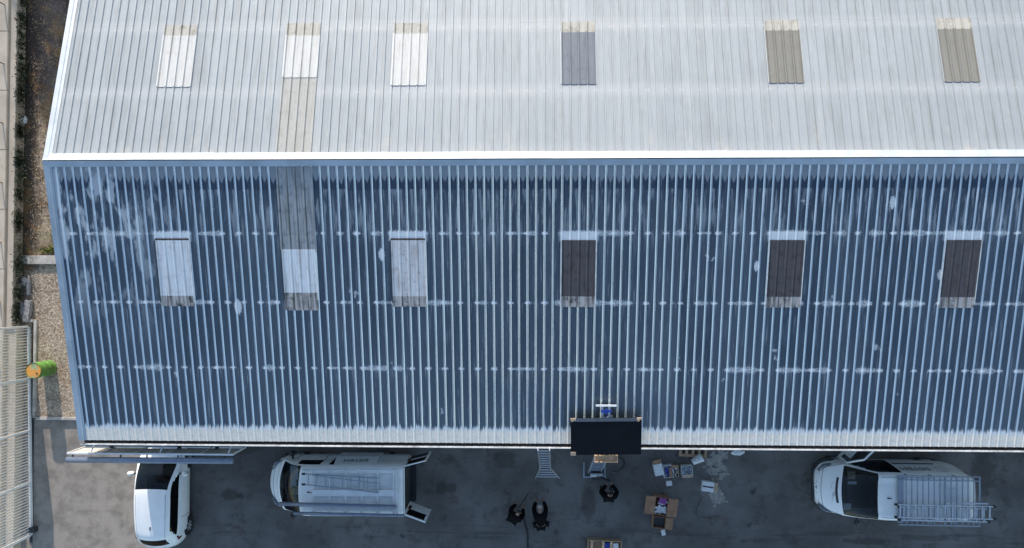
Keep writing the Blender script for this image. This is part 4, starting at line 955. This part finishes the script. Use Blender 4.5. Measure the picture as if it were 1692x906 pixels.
# ------------------------------------------------------------------ boxes and clutter in the yard
def box_open(name, px, py, w_, d_, h_, rz, mat, label, flaps=(), fill=None, cat='box', group='boxes of fittings on the asphalt', closed=False, fm='card'):
    p = at(px, py, h_*0.8); e = empty(name, (p.x, p.y, 0), R(rz)); tag(e, label, cat, group)
    m_ = MB(); t = 0.012; W_, D2 = w_/2, d_/2
    m_.box(-W_, W_, -D2, D2, 0, t)
    m_.box(-W_, -W_+t, -D2, D2, t+0.0005, h_); m_.box(W_-t, W_, -D2, D2, t+0.0005, h_); m_.box(-W_+t+.0005, W_-t-.0005, -D2, -D2+t, t+.0005, h_); m_.box(-W_+t+.0005, W_-t-.0005, D2-t, D2, t+.0005, h_)
    m_.build('carton', mat, e)
    if closed: MB().box(-W_-.002, W_+.002, -D2-.002, D2+.002, h_+0.001, h_+0.012).build('lid', mat, e)
    for side, ln, ang in flaps:
        m_ = MB(); a = R(ang)
        if side in 'lr':
            s = -1 if side == 'l' else 1; m_.quad((s*(W_+.002), -D2, h_), (s*(W_+.002), D2, h_), (s*(W_+ln*math.cos(a)), D2, h_+ln*math.sin(a)), (s*(W_+ln*math.cos(a)), -D2, h_+ln*math.sin(a)))
        else:
            s = -1 if side == 'b' else 1; m_.quad((-W_, s*(D2+.002), h_), (W_, s*(D2+.002), h_), (W_, s*(D2+ln*math.cos(a)), h_+ln*math.sin(a)), (-W_, s*(D2+ln*math.cos(a)), h_+ln*math.sin(a)))
        o_ = m_.build('flap', fm, e); md = o_.modifiers.new('s', 'SOLIDIFY'); md.thickness = 0.005
    return e
GB = 'boxes of fittings on the asphalt'
e = box_open('carton_box', 1088, 776, .32, .42, .22, 12, 'white_box', 'white closed carton with a brown flap, leftmost of the boxes near the eave', (('t', .16, 8),), closed=True)
e = box_open('carton_box', 1104, 779, .34, .46, .2, 6, 'white_box', 'open white box full of dark blue fittings in the row near the eave', ())
def fill(e, mat, label, n_, w_, d_, z, s, seed, name='fitting', cat='fittings'):
    rnd = random.Random(seed); o = MB()
    for _ in range(n_):
        x, y = rnd.uniform(-w_/2, w_/2), rnd.uniform(-d_/2, d_/2); m = Matrix.Translation((x, y, z+rnd.uniform(0, 0.04))) @ Matrix.Rotation(rnd.uniform(0, 3), 4, 'Z') @ Matrix.Rotation(rnd.uniform(-.4, .4), 4, 'X')
        o.box(-s, s, -s*0.45, s*0.45, 0, s*0.5, m)
    q = o.build(name, mat); q.location = e.location; q.rotation_euler = e.rotation_euler; return tag(q, label, cat, kind='stuff')
fill(e, 'blue', 'dark blue clamps filling the open white box', 22, .2, .32, .13, .045, 1)
fill(e, 'foam', 'white bags lining the open white box', 16, .24, .36, .09, .05, 2)
e = box_open('carton_box', 1115, 780, .26, .34, .2, 2, 'card_pale', 'small brown open carton between the blue filled box and the big white one', (('l', .1, 20), ('t', .1, 10)))
fill(e, 'foam', 'white wrapped parts inside the small brown carton', 8, .18, .26, .1, .05, 3)
e = box_open('carton_box', 1135, 777, .40, .34, .24, 5, 'white_box', 'white box with grey patterned contents, right end of the row near the eave', (('b', .10, -10),), fm='card_pale')
fill(e, 'steel_grey', 'grey metal clips in the right box of the row', 60, .32, .26, .18, .03, 4)
e = box_open('small_carton', 1105.5, 799, .20, .16, .12, 5, 'white_box', 'smallest white carton standing alone in front of the box row', (), closed=True)
e = box_open('carton_box', 1169.5, 804, .42, .36, .22, -8, 'white_box', 'white box with a dark tape strip beside the spilled powder', (('r', .16, -15),), closed=True, fm='card_pale')
MB().box(-.20, .20, -.03, .02, .233, .236).build('tape', 'black_plastic', e)
e = box_open('large_carton', 1092, 836, .48, .66, .42, -8, 'card', 'large open cardboard box with wide brown side flaps and white bags inside', (('l', .36, 5), ('r', .36, -5)), fill=None, cat='box')
fill(e, 'white_box', 'white packets inside the large open cardboard box', 14, .3, .45, .26, .10, 5)
q = MB().box(-.12, .14, .10, .30, .36, .40).build('purple_bag', 'purple'); q.location = e.location; q.rotation_euler = (0, 0, R(-14)); tag(q, 'purple printed bag on top in the large cardboard box', 'bag')
e = box_open('dark_carton', 1089, 863, .46, .42, .34, -6, 'card', 'open cardboard box with a dark interior, in front of the large open one', (('r', .26, 3),))
MB().box(-.2, .2, -.18, .18, .2, .21).build('inner_dark_sheet', 'black_plastic', e)  # dark sheet that makes the inside of the box dark
e = box_open('small_packet', 1096, 880, .14, .20, .08, 10, 'white_box', 'small white packet lying at the corner of the dark cardboard box', (), closed=True, cat='packet')
# plastic bucket tipped over
p = at(1152, 759, .12); bk = empty('plastic_tub', (p.x, p.y, 0), R(30)); tag(bk, 'translucent plastic tub lying on its side near the eave', 'tub')
m_ = MB().tube([(-.2, 0, .14), (.2, 0, .18)], [.11, .17], 20, caps=False).build('tub_wall', 'foam', bk, smooth=True)
MB().tube([(-.21, 0, .14), (-.2, 0, .14)], .11, 20).build('tub_bottom', 'white_box', bk)
# spilled powder
def spill(name, pcs, label):
    v = []; f = []; rnd = random.Random(3); g_ = 0.025
    pts = [(at(x, y, 0), r) for x, y, r in pcs]; import mathutils.noise as mn
    x0_ = min(p.x-r for p, r in pts); x1_ = max(p.x+r for p, r in pts); y0_ = min(p.y-r for p, r in pts); y1_ = max(p.y+r for p, r in pts)
    nx = int((x1_-x0_)/g_)+2; ny = int((y1_-y0_)/g_)+2; vid = {}
    def V(i, j):
        if (i, j) not in vid:
            vid[(i, j)] = len(v); v.append((x0_+i*g_+rnd.uniform(-.014, .014), y0_+j*g_+rnd.uniform(-.014, .014), 0.005+rnd.uniform(0, .006)))
        return vid[(i, j)]
    for i in range(nx):
        for j in range(ny):
            c = Vector((x0_+(i+.5)*g_, y0_+(j+.5)*g_, 0)); d = max((1-(c-p).length/r) for p, r in pts)
            if d+mn.noise(c*4)*0.9+mn.noise(c*11)*0.6 > 0.33: f.append((V(i, j), V(i+1, j), V(i+1, j+1), V(i, j+1)))
    me = bpy.data.meshes.new(name); me.from_pydata(v, [], f); me.materials.append(M['powder']); o = bpy.data.objects.new(name, me); C.objects.link(o); tag(o, label, 'spill', kind='stuff')
spill('powder_spill', [(1186, 758, .42), (1190, 775, .35), (1178, 782, .3), (1172, 764, .28), (1192, 783, .2)], 'pale cement powder spilled on the asphalt near the eave')
spill('powder_spill', [(1182, 816, .3), (1187, 824, .32), (1180, 828, .22)], 'pale powder spilled below the taped white box')
# pallet under the eave
p = at(1145, 750, .12); pl = empty('wooden_pallet', (p.x, p.y+0.30, 0), R(-3)); tag(pl, 'wooden pallet lying half hidden under the eave', 'pallet')
for i in range(5): MB().box(-.5+i*.23, -.40+i*.23, -.42, .42, .121, .14).build('slat', 'wood_old', pl)
for y in (-.42, -.05, .32): MB().box(-.5, .52, y, y+.1, 0, .12).build('bearer', 'wood_old', pl)
# wooden crate at the bottom edge
p = at(999, 903, .25); cr = empty('wooden_crate', (p.x, p.y-0.15, 0), R(-2)); tag(cr, 'open wooden crate with blue and white contents at the bottom edge', 'crate')
for a in ((-.62, .62, .33, .36), (-.62, .62, -.45, -.42), (-.62, -.59, -.4195, .3295), (.59, .62, -.4195, .3295)):
    MB().box(*a, 0, .26).build('crate_side', 'wood_old', cr)
MB().box(-.585, .585, -.415, .325, 0, .02).build('crate_floor', 'wood_old', cr)
for x in (-.52, -.1, .2): MB().box(x, x+.09, -.41, .32, .20, .225).build('crate_slat', 'wood', cr)
q = MB().box(-.05, .25, .02, .24, .05, .17).build('blue_packet', 'blue', None, bevel=.01); q.location = cr.location; tag(q, 'blue packet lying in the wooden crate at the bottom edge', 'packet')
q = MB().box(.32, .52, -.1, .24, .05, .19).build('white_packet', 'white_box', None, bevel=.01); q.location = cr.location; tag(q, 'white packet lying in the wooden crate at the bottom edge', 'packet')
# white plastic piece near eave
p = at(1219, 748, .05); lp = lump('crumpled_sheet', 'white_box', (p.x, p.y, .06), (.26, .10, .06), seed=9); tag(lp, 'crumpled pale plastic sheet at the wall foot right of the powder', 'plastic sheet')
# cables
def cable(name, pts, r, label, mat='rubber'):
    cp = [list(at(x, y, z)) for x, y, z in pts]; cp = catmull(cp, 8)
    tag(MB().tube(cp, r, 6).build(name, mat, None, smooth=True), label, 'cable')
cable('hose', [(865, 856, .03), (868, 868, .03), (872, 884, .03), (872, 900, .03), (874, 925, .03)], 0.028, 'dark hose running from the left crouching person to the bottom edge')
cable('rod', [(857, 840, .6), (864, 829, .4), (873, 816, .05)], 0.016, 'thin dark rod pointing from the left crouching person towards the building')
cable('power_cable', [(1012, 779, .5), (1022, 778, .05), (1031, 770, .03), (1030, 760, .03), (1020, 756, .03)], 0.016, 'black cable looping beside the foot of the hoist')
cable('wire', [(1160, 842-20, .02), (1150, 848, .02), (1165, 856, .02), (1190, 852, .02)], 0.006, 'thin loose wire on the asphalt right of the boxes')

# ------------------------------------------------------------------ people
def skin_mesh(name, joints, edges, mat, parent, grow=0.0, root=0, sub=2):
    me = bpy.data.meshes.new(name); me.from_pydata([j[0] for j in joints], edges, []); o = bpy.data.objects.new(name, me); C.objects.link(o)
    md = o.modifiers.new('k', 'SKIN'); sk = me.skin_vertices[0].data
    for i, j in enumerate(joints): sk[i].radius = (j[1]+grow, (j[2] if len(j) > 2 else j[1])+grow); sk[i].use_root = (i == root)
    md.use_smooth_shade = True
    s = o.modifiers.new('s', 'SUBSURF'); s.levels = sub; s.render_levels = sub
    dg = bpy.context.evaluated_depsgraph_get(); m2 = bpy.data.meshes.new_from_object(o.evaluated_get(dg)); bpy.data.objects.remove(o)
    m2.materials.clear(); m2.materials.append(M[mat])
    for q in m2.polygons: q.use_smooth = True
    o = bpy.data.objects.new(name, m2); C.objects.link(o); o.parent = parent; return o
def person(loc, rz, label, J, hair='hair_dark', jacket='black_cloth', trousers='dark_cloth', cap=False):
    """J: joint positions; +Y is where the person faces."""
    root = empty('person', loc, R(rz)); tag(root, label, 'person')
    V = {k: Vector(v) for k, v in J.items()}
    names = ['pelvis', 'belly', 'chest', 'neck', 'chin', 'head', 'shL', 'elL', 'wrL', 'paL', 'shR', 'elR', 'wrR', 'paR', 'hiL', 'knL', 'anL', 'toL', 'hiR', 'knR', 'anR', 'toR']
    rad = dict(pelvis=(.15, .12), belly=(.135, .11), chest=(.17, .12), neck=(.055,), chin=(.07, .075), head=(.082, .098), shL=(.07,), elL=(.045,), wrL=(.03,), paL=(.038, .022), hiL=(.085,), knL=(.06,), anL=(.042,), toL=(.04, .035))
    joints = []
    for nme in names:
        k = nme if nme in rad else nme[:-1]+'L'; joints.append((tuple(V[nme]), *rad[k]))
    ix = {n_: i for i, n_ in enumerate(names)}
    E_ = [('pelvis', 'belly'), ('belly', 'chest'), ('chest', 'neck'), ('neck', 'chin'), ('chin', 'head')]
    for s in 'LR': E_ += [('chest', 'sh'+s), ('sh'+s, 'el'+s), ('el'+s, 'wr'+s), ('wr'+s, 'pa'+s), ('pelvis', 'hi'+s), ('hi'+s, 'kn'+s), ('kn'+s, 'an'+s), ('an'+s, 'to'+s)]
    ed = [(ix[a], ix[b]) for a, b in E_]
    body = skin_mesh('body', joints, ed, 'skin', root)
    def subset(nm, keys, mat, grow, r0):
        kk = list(keys); js = [joints[ix[k]] for k in kk]; ee = [(kk.index(a), kk.index(b)) for a, b in E_ if a in kk and b in kk]
        return skin_mesh(nm, js, ee, mat, root, grow, kk.index(r0))
    subset('jacket', ['pelvis', 'belly', 'chest', 'neck', 'shL', 'elL', 'wrL', 'shR', 'elR', 'wrR'], jacket, 0.038, 'chest')
    subset('trousers', ['pelvis', 'hiL', 'knL', 'anL', 'hiR', 'knR', 'anR'], trousers, 0.016, 'pelvis')
    for s in 'LR':
        a = V['an'+s]; t = V['to'+s]; d = (t-a).normalized(); skin_mesh('shoe', [(tuple(a-d*.05), .05), (tuple(a.lerp(t, .5)), .052, .045), (tuple(t+d*.03), .045, .038)], [(0, 1), (1, 2)], 'rubber', root, 0.0)
        w_ = V['wr'+s]; p_ = V['pa'+s]; d = (p_-w_).normalized(); sx_ = d.cross(Vector((0, 0, 1))).normalized() if abs(d.z) < .9 else Vector((1, 0, 0)); dn = sx_.cross(d)
        if dn.z > 0: dn = -dn
        for k, (off, ln) in enumerate(((-.033, .075), (-.011, .085), (.011, .08), (.033, .062))):
            b0 = p_+sx_*off-d*.02; skin_mesh('finger', [(tuple(b0), .010), (tuple(b0+d*ln*.5+dn*.008), .009), (tuple(b0+d*ln*.85+dn*.03), .008), (tuple(b0+d*ln+dn*.05), .007)], [(0, 1), (1, 2), (2, 3)], 'skin', body, 0, 0, 1)
        sg = 1 if s == 'L' else -1
        b0 = w_.lerp(p_, .5)+sx_*.02*sg; skin_mesh('thumb', [(tuple(b0), .012), (tuple(b0+sx_*.03*sg+d*.03+dn*.01), .010), (tuple(b0+sx_*.035*sg+d*.06+dn*.02), .008)], [(0, 1), (1, 2)], 'skin', body, 0, 0, 1)
    # face and hair
    H = V['head']; c = V['chin']; up = (H-V['neck']).normalized(); fwd = Vector((0, 1, 0)); fwd = (fwd-up*fwd.dot(up)).normalized(); sd2 = fwd.cross(up)
    skin_mesh('hair', [(tuple(H-fwd*.022-up*.02), .084, .088), (tuple(H-fwd*.015+up*.035), .082, .085), (tuple(H+up*.075+fwd*.01), .06, .06)], [(0, 1), (1, 2)], hair, root, 0.012)
    f_ = MB(); q = H-up*.02+fwd*.092
    f_.tube([q+up*.015, q-up*.012+fwd*.018, q-up*.026+fwd*.008], [.007, .012, .008], 6); f_.build('nose', 'skin', body, smooth=True)
    for s in (-1, 1):
        lump('eye', 'white_box', tuple(q+sd2*.032*s+up*.018-fwd*.008), (.013, .010, .009), body, 3)
        lump('ear', 'skin', tuple(H+sd2*.088*s-up*.015), (.012, .022, .03), body, 4)
    MB().bar(q-up*.055-sd2*.022-fwd*.006, q-up*.055+sd2*.022-fwd*.006, .012, .008).build('mouth', 'card', body)
    return root
# crouching figure bending over its work
def crouch(lean=0.0, spread=0.17, armx=0.2, reach=0.42):
    return dict(pelvis=(0, -.18, .50), belly=(0, -.08, .66), chest=(0, .10, .86), neck=(0, .23, .97), chin=(0, .29, .99), head=(0, .36, 1.04),
        shL=(-.19, .11, .88), elL=(-armx-.05, .22, .64), wrL=(-armx+.06, .38, .48), paL=(-armx+.08, .45, .45), shR=(.19, .11, .88), elR=(armx+.05, .22, .64), wrR=(armx-.06, .38, .48), paR=(armx-.08, .45, .45),
        hiL=(-.10, -.16, .46), knL=(-spread-.05, .16, .42), anL=(-spread, -.08, .08), toL=(-spread-.03, .07, .045), hiR=(.10, -.16, .46), knR=(spread+.05, .16, .42), anR=(spread, -.08, .08), toR=(spread+.03, .07, .045))
def bend():
    return dict(pelvis=(0, -.26, .84), belly=(0, -.10, .94), chest=(0, .14, 1.03), neck=(0, .31, 1.06), chin=(0, .36, 1.02), head=(0, .44, 1.04),
        shL=(-.18, .17, 1.01), elL=(-.22, .34, .76), wrL=(-.14, .50, .55), paL=(-.11, .56, .48), shR=(.18, .17, 1.01), elR=(.22, .34, .76), wrR=(.14, .50, .55), paR=(.11, .56, .48),
        hiL=(-.11, -.28, .82), knL=(-.20, -.30, .44), anL=(-.24, -.58, .08), toL=(-.27, -.44, .045), hiR=(.11, -.28, .82), knR=(.20, -.28, .44), anR=(.26, -.56, .08), toR=(.29, -.42, .045))
p = at(850, 852, .5); person((p.x, p.y, 0), -30, 'person in dark clothes crouching over a hose, leftmost of the three workers', crouch(), hair='hair_dark')
p = at(893, 857, .9); person((p.x, p.y, 0), 3, 'person with pale grey hair in black clothes bending forward, middle of the three workers', bend(), hair='hair_grey')
p = at(1006, 818, 1.0)
J3 = dict(pelvis=(0, -.12, .92), belly=(0, -.06, 1.06), chest=(0, .06, 1.26), neck=(0, .13, 1.42), chin=(0, .17, 1.45), head=(0, .21, 1.53),
    shL=(-.20, .06, 1.29), elL=(-.30, .12, 1.03), wrL=(-.08, .36, 1.0), paL=(-.05, .44, 1.0), shR=(.20, .06, 1.29), elR=(.30, .12, 1.03), wrR=(.10, .38, 1.0), paR=(.08, .46, 1.0),
    hiL=(-.11, -.12, .88), knL=(-.14, -.04, .48), anL=(-.16, -.14, .08), toL=(-.19, .02, .045), hiR=(.11, -.12, .88), knR=(.14, -.02, .48), anR=(.16, -.14, .08), toR=(.19, .02, .045))
person((p.x, p.y, 0), 0, 'dark haired person in black standing behind the hoist with arms reaching towards it', J3)
# hand rail/handle of hoist that the worker holds
q = MB(); q.bar(L_((p.x-.08, p.y+.50, 1.0)), L_((kx+.06, -10.55, .55)), .05, .05); q.bar(L_((p.x+.08, p.y+.50, 1.0)), L_((kx+.2, -10.55, .55)), .05, .05); q.bar(L_((p.x-.12, p.y+.48, 1.0)), L_((p.x+.12, p.y+.48, 1.0)), .03, .03)
q.build('hoist_handle', 'dark_steel', lift)
# dark tool bag on the ground
